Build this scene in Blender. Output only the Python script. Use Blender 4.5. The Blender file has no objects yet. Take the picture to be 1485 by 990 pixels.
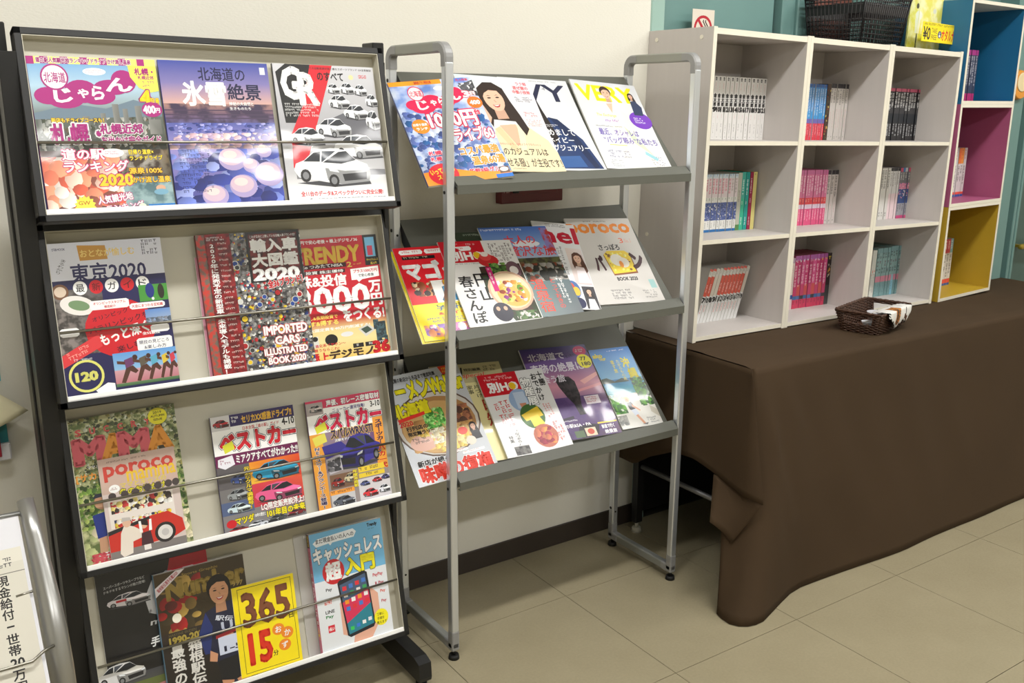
import bpy, bmesh, math, random
from mathutils import Matrix, Vector
import numpy as np
PI = math.pi
C = bpy.context.scene.collection
def lin(c):
    return tuple(((x/255.)/12.92 if x/255. <= .04045 else ((x/255.+.055)/1.055)**2.4) for x in c[:3])

# ------------------------------------------------------------------ camera
def set_camera():
    px, py, pz = -1.0757, -2.2113, 1.3745
    yaw, pitch, roll, f = .59552, -.249635, .005466, 1368.53
    F = Vector((math.sin(yaw)*math.cos(pitch), math.cos(yaw)*math.cos(pitch), math.sin(pitch)))
    Rr = Vector((math.cos(yaw), -math.sin(yaw), 0)); U = Rr.cross(F)
    r = math.cos(roll)*Rr + math.sin(roll)*U; u = -math.sin(roll)*Rr + math.cos(roll)*U
    M = Matrix.Identity(4)
    for i in range(3):
        M[i][0] = r[i]; M[i][1] = u[i]; M[i][2] = -F[i]
    M.translation = (px, py, pz)
    cd = bpy.data.cameras.new('camera'); cd.sensor_width = 36; cd.lens = f/1485*36; cd.clip_start = .02
    co = bpy.data.objects.new('camera', cd); C.objects.link(co); co.matrix_world = M
    bpy.context.scene.camera = co
set_camera()
# ------------------------------------------------------------------ world, exposure, ceiling lamps
sc = bpy.context.scene
sc.view_settings.view_transform = 'Standard'; sc.view_settings.look = 'None'
sc.view_settings.exposure = 0.0; sc.view_settings.gamma = 1; sc.view_settings.use_curve_mapping = False
W_ = bpy.data.worlds.new('world'); sc.world = W_; W_.use_nodes = True
W_.node_tree.nodes['Background'].inputs[0].default_value = (.8, .9, 1, 1)
W_.node_tree.nodes['Background'].inputs[1].default_value = .3
LAMP_SPOTS = [(-.75, -1.15), (1.05, -1.15), (2.85, -1.15), (-.75, -3.2), (1.05, -3.2), (2.85, -3.2)]
LAMP_POWER = 21
LAMP_COL = (1.0, .988, .965)
for i, (x, y) in enumerate(LAMP_SPOTS):
    ld = bpy.data.lights.new('ceiling_light_glow', 'AREA'); ld.shape = 'RECTANGLE'; ld.size = 1.2; ld.size_y = .14
    ld.energy = LAMP_POWER; ld.color = LAMP_COL
    lo = bpy.data.objects.new('ceiling_light_glow', ld); C.objects.link(lo); lo.location = (x, y, 2.60)

# ------------------------------------------------------------------ materials
def new_mat(name):
    m = bpy.data.materials.new(name); m.use_nodes = True
    return m, m.node_tree, m.node_tree.nodes['Principled BSDF']
def plain(name, col, rough=.5, metal=0, spec=.5, noise=0, scale=40, bump=0, bscale=200, coat=0, stretch=None):
    m, nt, b = new_mat(name); N = nt.nodes; L = nt.links
    b.inputs['Base Color'].default_value = (*lin(col), 1); b.inputs['Roughness'].default_value = rough
    b.inputs['Metallic'].default_value = metal; b.inputs['Specular IOR Level'].default_value = spec
    b.inputs['Coat Weight'].default_value = coat
    tc = N.new('ShaderNodeTexCoord'); mp = N.new('ShaderNodeMapping'); L.new(tc.outputs['Object'], mp.inputs[0])
    if stretch: mp.inputs['Scale'].default_value = stretch
    if noise:
        n = N.new('ShaderNodeTexNoise'); n.inputs['Scale'].default_value = scale; n.inputs['Detail'].default_value = 5
        L.new(mp.outputs[0], n.inputs['Vector'])
        mx = N.new('ShaderNodeMix'); mx.data_type = 'RGBA'
        k = 1-noise; kk = 1+noise*.6
        c = lin(col); mx.inputs['A'].default_value = (c[0]*k, c[1]*k, c[2]*k, 1)
        mx.inputs['B'].default_value = (min(1, c[0]*kk), min(1, c[1]*kk), min(1, c[2]*kk), 1)
        L.new(n.outputs['Fac'], mx.inputs['Factor']); L.new(mx.outputs['Result'], b.inputs['Base Color'])
    if bump:
        n = N.new('ShaderNodeTexNoise'); n.inputs['Scale'].default_value = bscale; n.inputs['Detail'].default_value = 3
        L.new(mp.outputs[0], n.inputs['Vector'])
        bp = N.new('ShaderNodeBump'); bp.inputs['Strength'].default_value = bump; bp.inputs['Distance'].default_value = .002
        L.new(n.outputs['Fac'], bp.inputs['Height']); L.new(bp.outputs[0], b.inputs['Normal'])
    return m
def paper_mat(name, rough, spec, coat):
    m, nt, b = new_mat(name); N = nt.nodes; L = nt.links
    a = N.new('ShaderNodeAttribute'); a.attribute_name = 'Col'
    a2 = N.new('ShaderNodeAttribute'); a2.attribute_name = 'Col2'
    tc = N.new('ShaderNodeTexCoord'); n = N.new('ShaderNodeTexNoise'); n.inputs['Detail'].default_value = 3
    L.new(tc.outputs['Object'], n.inputs['Vector'])
    ms = N.new('ShaderNodeMath'); ms.operation = 'MULTIPLY'; ms.inputs[1].default_value = 400
    L.new(a2.outputs['Alpha'], ms.inputs[0]); L.new(ms.outputs[0], n.inputs['Scale'])
    mr = N.new('ShaderNodeMapRange'); mr.inputs[1].default_value = .42; mr.inputs[2].default_value = .58
    L.new(n.outputs['Fac'], mr.inputs[0])
    st = N.new('ShaderNodeMath'); st.operation = 'GREATER_THAN'; st.inputs[1].default_value = .002
    L.new(a2.outputs['Alpha'], st.inputs[0])
    mm = N.new('ShaderNodeMath'); mm.operation = 'MULTIPLY'; L.new(mr.outputs[0], mm.inputs[0]); L.new(st.outputs[0], mm.inputs[1])
    mx = N.new('ShaderNodeMix'); mx.data_type = 'RGBA'
    L.new(mm.outputs[0], mx.inputs['Factor']); L.new(a.outputs['Color'], mx.inputs['A']); L.new(a2.outputs['Color'], mx.inputs['B'])
    L.new(mx.outputs['Result'], b.inputs['Base Color'])
    b.inputs['Roughness'].default_value = rough; b.inputs['Specular IOR Level'].default_value = spec
    b.inputs['Coat Weight'].default_value = coat; b.inputs['Coat Roughness'].default_value = .06
    w = N.new('ShaderNodeTexNoise'); w.inputs['Scale'].default_value = 9; w.inputs['Detail'].default_value = 1
    L.new(tc.outputs['Object'], w.inputs['Vector'])
    bp = N.new('ShaderNodeBump'); bp.inputs['Strength'].default_value = .5; bp.inputs['Distance'].default_value = .006
    L.new(w.outputs['Fac'], bp.inputs['Height']); L.new(bp.outputs[0], b.inputs['Normal'])
    if coat: L.new(bp.outputs[0], b.inputs['Coat Normal'])
    return m
M = {}
M['gloss'] = paper_mat('glossy_printed_paper', .35, .5, .35)
M['matte'] = paper_mat('matt_printed_paper', .55, .3, 0)
M['pages'] = plain('page_edges', (222, 216, 204), .8, noise=.12, scale=300, stretch=(1, 1, 8))
M['brownpages'] = plain('brown_page_edges', (120, 98, 76), .85, noise=.2, scale=300)  # browner and darker than the magazine page edges
M['darkpages'] = plain('dark_page_edges', (52, 52, 54), .8, noise=.2, scale=200)
M['whitecover'] = plain('white_cover_board', (226, 224, 220), .4)
M['ledge'] = plain('white_plastic_ledge', (250, 250, 250), .3)
M['black'] = plain('black_painted_steel', (24, 24, 25), .45, noise=.12, scale=30)
M['cream'] = plain('cream_tray_lining', (197, 193, 178), .55, noise=.07, scale=14)
M['rod'] = plain('steel_rod', (150, 147, 138), .28, metal=1)
M['alu'] = plain('satin_aluminium', (222, 226, 232), .34, metal=.8, noise=.05, scale=60, stretch=(1, 1, .05))
M['joint'] = plain('grey_corner_plastic', (150, 150, 150), .5, metal=.3)
M['sheet'] = plain('grey_green_painted_sheet', (92, 93, 85), .5, noise=.05, scale=8, bump=.05, bscale=400)
M['rubber'] = plain('black_rubber', (18, 18, 18), .6)
M['wall'] = plain('painted_wallpaper', (226, 223, 212), .8, noise=.03, scale=3, bump=.25, bscale=120, stretch=(1, 1, 2.5))
M['base'] = plain('dark_brown_vinyl_baseboard', (58, 50, 44), .5, noise=.1, scale=20)
M['ceil'] = plain('ceiling_board', (225, 224, 218), .9, bump=.3, bscale=80)
M['teal'] = plain('teal_painted_steel', (108, 144, 140), .45, noise=.06, scale=6)
M['teal_dark'] = plain('dark_teal_painted_door', (70, 95, 88), .45, noise=.06, scale=6)
M['case'] = plain('pale_grey_beige_board', (196, 190, 186), .5, noise=.05, scale=60, stretch=(1, 1, .06))
M['edge'] = plain('cream_edge_banding', (228, 222, 206), .45)
M['blue'] = plain('blue_board', (28, 104, 148), .45, noise=.05, scale=20)
M['pink'] = plain('pink_board', (166, 86, 122), .45, noise=.05, scale=20)
M['yellow'] = plain('yellow_board', (184, 152, 44), .45, noise=.05, scale=20)
M['cloth'] = plain('brown_polyester_cloth', (66, 51, 35), .85, spec=.2, noise=.14, scale=5, bump=.35, bscale=900)
M['tabletop'] = plain('dark_table_board', (50, 44, 40), .5)
M['wicker'] = plain('dark_brown_wicker', (74, 47, 32), .5, noise=.75, scale=110, bump=.5, bscale=300)
M['wirebasket'] = plain('black_plastic_mesh', (26, 22, 22), .5)
M['rust'] = plain('red_brown_cardboard', (112, 62, 50), .7, noise=.15)
M['redbox'] = plain('dark_red_enamel', (96, 18, 24), .35, noise=.08, scale=6)
M['acryl'] = None
def acrylic():
    m, nt, b = new_mat('clear_acrylic'); b.inputs['Base Color'].default_value = (.9, .95, .93, 1)
    b.inputs['Roughness'].default_value = .05; b.inputs['Transmission Weight'].default_value = 1; b.inputs['IOR'].default_value = 1.2
    return m
M['acryl'] = acrylic()
M['lamp'] = new_mat('lamp_diffuser')[0]
_b = M['lamp'].node_tree.nodes['Principled BSDF']; _b.inputs['Emission Color'].default_value = (1, .985, .93, 1); _b.inputs['Emission Strength'].default_value = 9
M['housing'] = plain('white_lamp_housing', (225, 225, 222), .4)
M['creampaper'] = plain('cream_card', (232, 224, 188), .6)
M['tealpaper'] = plain('teal_printed_card', (40, 130, 138), .5)
M['whiteplastic'] = plain('white_plastic', (214, 214, 220), .4)
M['crimson'] = plain('crimson_card', (150, 26, 50), .45)
M['chrome'] = plain('brushed_steel_tube', (168, 168, 166), .33, metal=.85, noise=.06, scale=12)
def floor_mat():
    m, nt, b = new_mat('waxed_vinyl_tile'); N = nt.nodes; L = nt.links
    tc = N.new('ShaderNodeTexCoord'); oi = N.new('ShaderNodeObjectInfo')
    n = N.new('ShaderNodeTexNoise'); n.inputs['Scale'].default_value = 5; n.inputs['Detail'].default_value = 6; n.inputs['Roughness'].default_value = .6
    L.new(tc.outputs['Object'], n.inputs['Vector'])
    n2 = N.new('ShaderNodeTexNoise'); n2.inputs['Scale'].default_value = 150; n2.inputs['Detail'].default_value = 3
    L.new(tc.outputs['Object'], n2.inputs['Vector'])
    mx = N.new('ShaderNodeMix'); mx.data_type = 'RGBA'; mx.inputs['A'].default_value = (*lin((148, 138, 112)), 1); mx.inputs['B'].default_value = (*lin((168, 158, 131)), 1)
    L.new(n.outputs['Fac'], mx.inputs['Factor'])
    m2 = N.new('ShaderNodeMix'); m2.data_type = 'RGBA'; m2.blend_type = 'MULTIPLY'; m2.inputs['Factor'].default_value = .18
    L.new(mx.outputs['Result'], m2.inputs['A']); L.new(n2.outputs['Fac'], m2.inputs['B']); L.new(m2.outputs['Result'], b.inputs['Base Color'])
    mr = N.new('ShaderNodeMapRange'); mr.inputs[3].default_value = .25; mr.inputs[4].default_value = .28; L.new(n.outputs['Fac'], mr.inputs[0]); L.new(mr.outputs[0], b.inputs['Roughness'])
    b.inputs['Specular IOR Level'].default_value = .35
    bp = N.new('ShaderNodeBump'); bp.inputs['Strength'].default_value = .03; bp.inputs['Distance'].default_value = .002
    L.new(n2.outputs['Fac'], bp.inputs['Height']); L.new(bp.outputs[0], b.inputs['Normal'])
    return m
M['floor'] = floor_mat()
M['grout'] = plain('dark_tile_joint', (62, 56, 44), .8)

# ------------------------------------------------------------------ mesh helpers
class MB:
    """collects simple solids into one mesh"""
    def __init__(s): s.bm = bmesh.new()
    def box(s, x0, y0, z0, x1, y1, z1, bev=0, mat=None, seg=1):
        r = bmesh.ops.create_cube(s.bm, size=1); vs = r['verts']
        T = Matrix.Translation(((x0+x1)/2, (y0+y1)/2, (z0+z1)/2)) @ Matrix.Diagonal((abs(x1-x0), abs(y1-y0), abs(z1-z0), 1))
        bmesh.ops.transform(s.bm, matrix=T, verts=vs)
        if bev:
            es = list({e for v in vs for e in v.link_edges})
            r = bmesh.ops.bevel(s.bm, geom=es, offset=bev, segments=seg, profile=.5, affect='EDGES'); vs = list({v for f in r['faces'] for v in f.verts} | {v for v in vs if v.is_valid})
        if mat is not None: bmesh.ops.transform(s.bm, matrix=mat, verts=vs)
        return s
    def tube(s, pts, r, n=10, closed=False, caps=True):
        pts = [Vector(p) for p in pts]; rings = []; k = len(pts)
        rr = r if isinstance(r, (list, tuple)) else [r]*k
        prev = None
        for i, p in enumerate(pts):
            if closed: d = (pts[(i+1) % k]-pts[i-1]).normalized()
            else: d = (pts[min(i+1, k-1)]-pts[max(i-1, 0)]).normalized()
            if prev is None:
                a = Vector((0, 0, 1)) if abs(d.z) < .9 else Vector((1, 0, 0)); x = d.cross(a).normalized()
            else: x = (prev - d*prev.dot(d)).normalized()
            prev = x; y = d.cross(x)
            rings.append([s.bm.verts.new(p + (x*math.cos(2*PI*j/n)+y*math.sin(2*PI*j/n))*rr[i]) for j in range(n)])
        m = k if closed else k-1
        for i in range(m):
            A, B = rings[i], rings[(i+1) % k]
            for j in range(n):
                f = s.bm.faces.new((A[j], A[(j+1) % n], B[(j+1) % n], B[j])); f.smooth = True
        if caps and not closed:
            s.bm.faces.new(list(reversed(rings[0]))); s.bm.faces.new(rings[-1])
        return s
    def prism(s, prof, x0, x1):
        """profile of (y, z) extruded along x"""
        a = [s.bm.verts.new((x0, y, z)) for y, z in prof]; b = [s.bm.verts.new((x1, y, z)) for y, z in prof]
        k = len(prof)
        for i in range(k): s.bm.faces.new((a[i], a[(i+1) % k], b[(i+1) % k], b[i]))
        s.bm.faces.new(list(reversed(a))); s.bm.faces.new(b)
        return s
    def cyl(s, p, r, h, n=16, r2=None):
        return s.tube([p, (p[0], p[1], p[2]+h)], [r, r if r2 is None else r2], n)
    def quad(s, *pts):
        s.bm.faces.new([s.bm.verts.new(p) for p in pts]); return s
    def build(s, name, mat, parent=None, smooth=None):
        bmesh.ops.recalc_face_normals(s.bm, faces=s.bm.faces)
        me = bpy.data.meshes.new(name); s.bm.to_mesh(me); s.bm.free()
        me.materials.append(mat)
        return link(name, me, parent)
def link(name, me, parent=None):
    o = bpy.data.objects.new(name, me); C.objects.link(o)
    if parent: o.parent = parent
    return o
def grid_mesh(name, P, mat, parent=None, thick=0, smooth=True, sub=0):
    """P: 2-D list of points"""
    nr, nc = len(P), len(P[0]); V = [tuple(p) for r in P for p in r]
    F = [(i*nc+j, i*nc+j+1, (i+1)*nc+j+1, (i+1)*nc+j) for i in range(nr-1) for j in range(nc-1)]
    me = bpy.data.meshes.new(name); me.from_pydata(V, [], F); me.materials.append(mat)
    if smooth: me.polygons.foreach_set('use_smooth', [True]*len(me.polygons))
    o = link(name, me, parent)
    if thick:
        md = o.modifiers.new('thick', 'SOLIDIFY'); md.thickness = thick; md.offset = 0
    if sub:
        md = o.modifiers.new('sub', 'SUBSURF'); md.levels = sub; md.render_levels = sub
    return o
def tag(o, label, cat, group=None):
    o['label'] = label; o['category'] = cat
    if group: o['group'] = group
    return o
def thing(name, label, cat, mat=None, group=None, loc=None, rz=0):
    o = bpy.data.objects.new(name, None); o.empty_display_size = .05; C.objects.link(o)
    if mat is not None: o.matrix_world = mat
    elif loc is not None: o.location = loc; o.rotation_euler = (0, 0, rz)
    return tag(o, label, cat, group)
def struct(o): o['kind'] = 'structure'; return o

# ------------------------------------------------------------------ printed matter (flat print: vector shapes with colour attributes)
_fc = bpy.data.curves.new('type_setter', 'FONT'); _fc.resolution_u = 2
_fo = bpy.data.objects.new('type_setter', _fc); C.objects.link(_fo)
_gl = {}
def glyphs(s, vert=False):
    k = (s, vert)
    if k in _gl: return _gl[k]
    _fc.align_x = 'CENTER' if vert else 'LEFT'; _fc.body = '\n'.join(s.replace('ー', '｜')) if vert else s
    bpy.context.view_layer.update()
    me = bpy.data.meshes.new_from_object(_fo.evaluated_get(bpy.context.evaluated_depsgraph_get()))
    n = len(me.vertices); co = np.empty(n*3); me.vertices.foreach_get('co', co); co = co.reshape(-1, 3)[:, :2].copy()
    F = [tuple(p.vertices) for p in me.polygons]
    cnt = {}
    for f in F:
        for a, b in zip(f, f[1:]+f[:1]): e = (min(a, b), max(a, b)); cnt[e] = cnt.get(e, 0)+1
    E = [e for e, c in cnt.items() if c == 1]
    bpy.data.meshes.remove(me)
    _gl[k] = (co, F, E); return _gl[k]
LAY = 2.6e-5
class Cov:
    def __init__(s, W, H, seed=1):
        s.W, s.H = W, H; s.V = {0: [], 1: []}; s.F = {0: [], 1: []}; s.A = {0: [], 1: []}; s.B = {0: [], 1: []}
        s.boxes = []; s.r = random.Random(seed); s.rot = 0; s.ctr = (0, 0)
    def lay(s, bb, extra=0):
        l = 1
        for (b, k) in s.boxes:
            if k >= l and b[0] < bb[2] and b[2] > bb[0] and b[1] < bb[3] and b[3] > bb[1]: l = k+1
        s.boxes.append((bb, l+extra)); return l
    def add(s, P, F, col, tex=None, kind=0, zj=None, extra=0):
        """P list of (u, v); col one colour or a list per vertex; tex = (colour2, scale)"""
        us = [p[0] for p in P]; vs = [p[1] for p in P]
        l = s.lay((min(us), min(vs), max(us), max(vs)), extra)
        o = len(s.V[kind])
        for i, (u, v) in enumerate(P):
            s.V[kind].append((u*s.W, (1-v)*s.H, l*LAY + (zj[i] if zj else 0)))
        per = isinstance(col, list)
        cl = [lin(c) for c in col] if per else lin(col)
        t = (*lin(tex[0]), tex[1]/400.) if tex else (0, 0, 0, 0)
        for f in F:
            s.F[kind].append(tuple(i+o for i in f))
            for i in f:
                c = cl[i] if per else cl
                s.A[kind].append((*c, 1)); s.B[kind].append(t)
    def R(s, u0, v0, u1, v1, col, tex=None, n=1):
        """rectangle; col may be [top-left, top-right, bottom-right, bottom-left] or vertical stops [(v, colour)...]"""
        if isinstance(col, list) and isinstance(col[0][1], tuple):
            P, cc, F = [], [], []
            for t, c in col: P += [(u0, v0+(v1-v0)*t), (u1, v0+(v1-v0)*t)]; cc += [c, c]
            for i in range(len(col)-1): F.append((2*i, 2*i+1, 2*i+3, 2*i+2))
            s.add(P, F, cc, tex)
        else: s.add([(u0, v0), (u1, v0), (u1, v1), (u0, v1)], [(0, 1, 2, 3)], col, tex)
    def P(s, pts, col, tex=None): s.add(pts, [tuple(range(len(pts)))], col, tex)
    def E(s, cu, cv, ru, rv, col, tex=None, n=22, rot=0):
        k = s.W/s.H; c, sn = math.cos(rot), math.sin(rot)
        s.add([(cu+ru*math.cos(a)*c-rv/k*math.sin(a)*sn, cv+(ru*math.cos(a)*sn*k+rv*math.sin(a)*c)) for a in [2*PI*i/n for i in range(n)]], [tuple(range(n))], col, tex)
    def ring(s, cu, cv, ru, rv, w, col, n=28):
        P = []
        for i in range(n):
            a = 2*PI*i/n; P += [(cu+ru*math.cos(a), cv+rv*math.sin(a)), (cu+(ru-w)*math.cos(a), cv+(rv-w*s.W/s.H)*math.sin(a))]
        s.add(P, [(2*i, 2*i+1, (2*i+3) % (2*n), (2*i+2) % (2*n)) for i in range(n)], col)
    def T(s, txt, u0, v0, u1, v1, col, b=.02, o=None, ow=.06, rot=0, vert=False, o2=None, ow2=.12, sk=0):
        co, F, Ed = glyphs(txt, vert)
        if len(co) == 0: return
        mn, mx = co.min(0), co.max(0); sz = np.maximum(mx-mn, 1e-4)
        W, H = (u1-u0)*s.W, (v1-v0)*s.H; k = (W/sz[0], H/sz[1])
        ca, sa = math.cos(rot), math.sin(rot); cx, cy = (u0+u1)/2*s.W, (1-(v0+v1)/2)*s.H
        def loc(x, y):
            X = (x-(mn[0]+mx[0])/2)*k[0]; Y = (y-(mn[1]+mx[1])/2)*k[1]; X += Y*sk
            return ((cx+X*ca-Y*sa)/s.W, 1-(cy+X*sa+Y*ca)/s.H)
        def strokes(w, c):
            P, FF = [], []
            for a, bb in Ed:
                p, q = co[a], co[bb]; d = q-p; L = math.hypot(*d)
                if L < 1e-6: continue
                d = d/L; nn = np.array((-d[1], d[0])); p = p-d*w*.6; q = q+d*w*.6; i = len(P)
                P += [loc(*(p+nn*w)), loc(*(q+nn*w)), loc(*(q-nn*w)), loc(*(p-nn*w))]; FF.append((i, i+1, i+2, i+3))
            s.add(P, FF, c, kind=1)
        if o2: strokes(ow2+b, o2)
        if o: strokes(ow+b, o)
        if b: strokes(b, col)
        s.add([loc(x, y) for x, y in co], F, col, kind=1)
    def blobs(s, u0, v0, u1, v1, n, cols, r0=.01, r1=.04, k=7, asp=1):
        """many small patches: a photograph of a crowd of things"""
        P, F, cc, z = [], [], [], []; q = s.W/s.H
        for i in range(n):
            cu, cv = s.r.uniform(u0, u1), s.r.uniform(v0, v1); r = s.r.uniform(r0, r1); c = s.r.choice(cols); o = len(P); ph = s.r.uniform(0, 6)
            rv = r*q*asp*s.r.uniform(.6, 1.2)
            for j in range(k):
                a = 2*PI*j/k+ph; P.append((min(u1, max(u0, cu+r*math.cos(a))), min(v1, max(v0, cv+rv*math.sin(a))))); sh = 1+.18*math.sin(a+1)
                cc.append(tuple(min(255, x*sh) for x in c)); z.append(i*9e-7)
            F.append(tuple(range(o, o+k)))
        s.add(P, F, cc, zj=z, extra=int(n*9e-7/LAY)+1)
    def marks(s, u0, v0, u1, v1, col, lines=3, vert=False, dens=.8, rot=0):
        """body text too small to read: rows of little strokes"""
        P, F = [], []; ca, sa = math.cos(rot), math.sin(rot); cu, cv = (u0+u1)/2, (v0+v1)/2; q = s.W/s.H
        def pt(u, v):
            x, y = (u-cu), (v-cv)/q; return (cu+x*ca-y*sa, cv+(x*sa+y*ca)*q)
        for i in range(lines):
            if not vert:
                h = (v1-v0)/lines; y = v0+i*h; x = u0; g = h*.7*s.H/s.W; end = u1-(u1-u0)*s.r.uniform(0, .2)
                while x+g < end:
                    if s.r.random() < dens:
                        for (a, b_, c, d) in s.r.choice([((0, 0, 1, .22), (.35, 0, .6, 1)), ((0, .35, 1, .55), (.1, .8, .9, 1)), ((0, 0, .25, 1), (.5, .1, 1, .35), (.5, .6, 1, .85)), ((0, .1, 1, .3), (.7, .1, .9, 1))]):
                            o = len(P); P += [pt(x+a*g*.85, y+b_*h*.7), pt(x+c*g*.85, y+b_*h*.7), pt(x+c*g*.85, y+d*h*.7), pt(x+a*g*.85, y+d*h*.7)]; F.append((o, o+1, o+2, o+3))
                    x += g
            else:
                w = (u1-u0)/lines; x = u0+i*w; y = v0; g = w*.75*s.W/s.H; end = v1-(v1-v0)*s.r.uniform(0, .2)
                while y+g < end:
                    if s.r.random() < dens:
                        for (a, b_, c, d) in s.r.choice([((0, 0, 1, .22), (.35, 0, .6, 1)), ((0, .35, 1, .55), (.1, .8, .9, 1)), ((0, 0, .25, 1), (.5, .1, 1, .35), (.5, .6, 1, .85))]):
                            o = len(P); P += [pt(x+a*w*.7, y+b_*g*.85), pt(x+c*w*.7, y+b_*g*.85), pt(x+c*w*.7, y+d*g*.85), pt(x+a*w*.7, y+d*g*.85)]; F.append((o, o+1, o+2, o+3))
                    y += g
        if P: s.add(P, F, col, kind=1)
    def star(s, cu, cv, r, col, n=14, k=.78):
        s.P([(cu+r*(1 if i % 2 else k)*math.cos(PI*i/n), cv+r*(1 if i % 2 else k)*math.sin(PI*i/n)*s.W/s.H) for i in range(2*n)], col)
    def car(s, u, v, w, h, col, flip=False, dark=(30, 34, 42)):
        """front three-quarter car in the box (u, v, w, h)"""
        q = lambda x, y: (u+(1-x if flip else x)*w, v+y*h)
        sh = tuple(int(c*.62) for c in col[:3]); hi = tuple(min(255, int(c*1.12+12)) for c in col[:3])
        s.P([q(*p) for p in ((.02, .86), (.5, .98), (1, .93), (.98, .84), (.4, .8))], (60, 60, 66))
        s.P([q(*p) for p in ((0, .55), (.03, .38), (.14, .3), (.28, .07), (.5, 0), (.7, .06), (.82, .3), (.97, .42), (1, .62), (.97, .86), (.6, .92), (.42, .86), (.05, .72))], col)
        s.P([q(*p) for p in ((.4, .5), (.66, .58), (1, .56), (1, .7), (.97, .86), (.6, .92), (.42, .8))], sh)
        s.P([q(*p) for p in ((.38, .36), (.6, .1), (.7, .08), (.82, .31), (.62, .4))], dark)
        s.P([q(*p) for p in ((.13, .33), (.27, .12), (.36, .08), (.34, .34))], dark); s.P([q(*p) for p in ((.36, .34), (.38, .08), (.56, .08), (.37, .35))], (70, 76, 86))
        s.P([q(*p) for p in ((.4, .4), (.62, .44), (.84, .34), (.97, .44), (.9, .54), (.6, .56))], hi)
        s.P([q(*p) for p in ((.62, .66), (.95, .62), (.94, .8), (.64, .84))], (34, 34, 38))
        s.P([q(*p) for p in ((.44, .5), (.56, .56), (.58, .62), (.46, .58))], (232, 238, 244)); s.P([q(*p) for p in ((.9, .54), (.99, .5), (.99, .57), (.92, .6))], (232, 238, 244))
        for x, y in ((.14, .68), (.5, .82)):
            for r, c in ((.085, (26, 26, 28)), (.05, (128, 130, 134))):
                a = q(x, y); s.add([(a[0]+r*.8*w*math.cos(t), a[1]+r*1.9*h*math.sin(t)) for t in [2*PI*i/12 for i in range(12)]], [tuple(range(12))], c)
    def face(s, cu, cv, r, skin=(226, 180, 154), hair=(46, 32, 28), long_=True, tilt=0):
        q = s.W/s.H; ca, sa = math.cos(tilt), math.sin(tilt)
        def p(x, y): return (cu+(x*ca-y*sa)*r, cv+(x*sa+y*ca)*r*q)
        ov = lambda x, y, a, b, c, n=20: s.P([p(x+a*math.cos(2*PI*i/n), y+b*math.sin(2*PI*i/n)) for i in range(n)], c)
        sd = tuple(int(c*.86) for c in skin)
        if long_: s.P([p(*a) for a in ((-1.25, -.2), (-1.05, -1.1), (-.3, -1.6), (.5, -1.55), (1.2, -.95), (1.35, .3), (1.6, 1.6), (1.75, 3.0), (1.2, 3.6), (.9, 2.2), (-.9, 1.9), (-1.25, 2.6), (-1.5, 1.2))], hair)
        else: ov(0, -.35, 1.1, 1.2, hair)
        s.P([p(*a) for a in ((-.4, .8), (.45, .8), (.5, 1.9), (-.5, 1.9))], sd)
        ov(0, 0, .86, 1.16, skin); s.P([p(*a) for a in ((-.9, -.2), (-.85, -.9), (-.3, -1.3), (.4, -1.3), (.95, -.7), (.9, -.1), (.6, -.75), (-.1, -.85), (-.6, -.6))], hair)
        for x in (-.36, .38): ov(x, -.12, .17, .07, (40, 28, 26), 10); s.P([p(x-.22, -.3), p(x, -.38), p(x+.22, -.3), p(x, -.33)], (70, 48, 40))
        s.P([p(-.08, .1), p(.02, .34), p(.14, .32), p(.04, .1)], sd)
        s.P([p(*a) for a in ((-.34, .52), (0, .56), (.36, .5), (.2, .76), (0, .82), (-.2, .76))], (176, 58, 62)); s.P([p(*a) for a in ((-.26, .55), (0, .59), (.28, .54), (.1, .67), (-.1, .68))], (246, 240, 236))
    def emit(s, parent, bend, mat, names=('printed_picture', 'printed_lettering')):
        for kind in (0, 1):
            if s.F[kind]: mesh_print(names[kind], s.V[kind], s.F[kind], s.A[kind], s.B[kind], mat, parent, bend, s.H)
def bend_mesh(me, bend, H):
    """curl along the height: the sheet lifts by bend*(t/H)^2.5 at the knots of six strips"""
    bm = bmesh.new(); bm.from_mesh(me); kn = [H*k/7 for k in range(0, 8)]
    for k in kn[1:-1]:
        bmesh.ops.bisect_plane(bm, geom=list(bm.verts)+list(bm.edges)+list(bm.faces), plane_co=(0, k, 0), plane_no=(0, 1, 0), dist=1e-6)
    f = lambda t: bend*(t/H)**2.5
    for v in bm.verts:
        t = min(max(v.co.y, 0), H); i = min(6, int(t/H*7)); a, b = kn[i], kn[i+1]; w = (t-a)/(b-a)
        v.co.z += f(a)*(1-w)+f(b)*w
    bm.to_mesh(me); bm.free()
def mesh_print(name, V, F, A, B, mat, parent, bend=0, H=1):
    me = bpy.data.meshes.new(name); me.from_pydata(V, [], F)
    for nm, D in (('Col', A), ('Col2', B)):
        at = me.color_attributes.new(nm, 'FLOAT_COLOR', 'CORNER'); at.data.foreach_set('color', np.array(D, dtype=np.float32).ravel())
    me.materials.append(mat)
    if bend: bend_mesh(me, bend, H)
    return link(name, me, parent)
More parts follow.
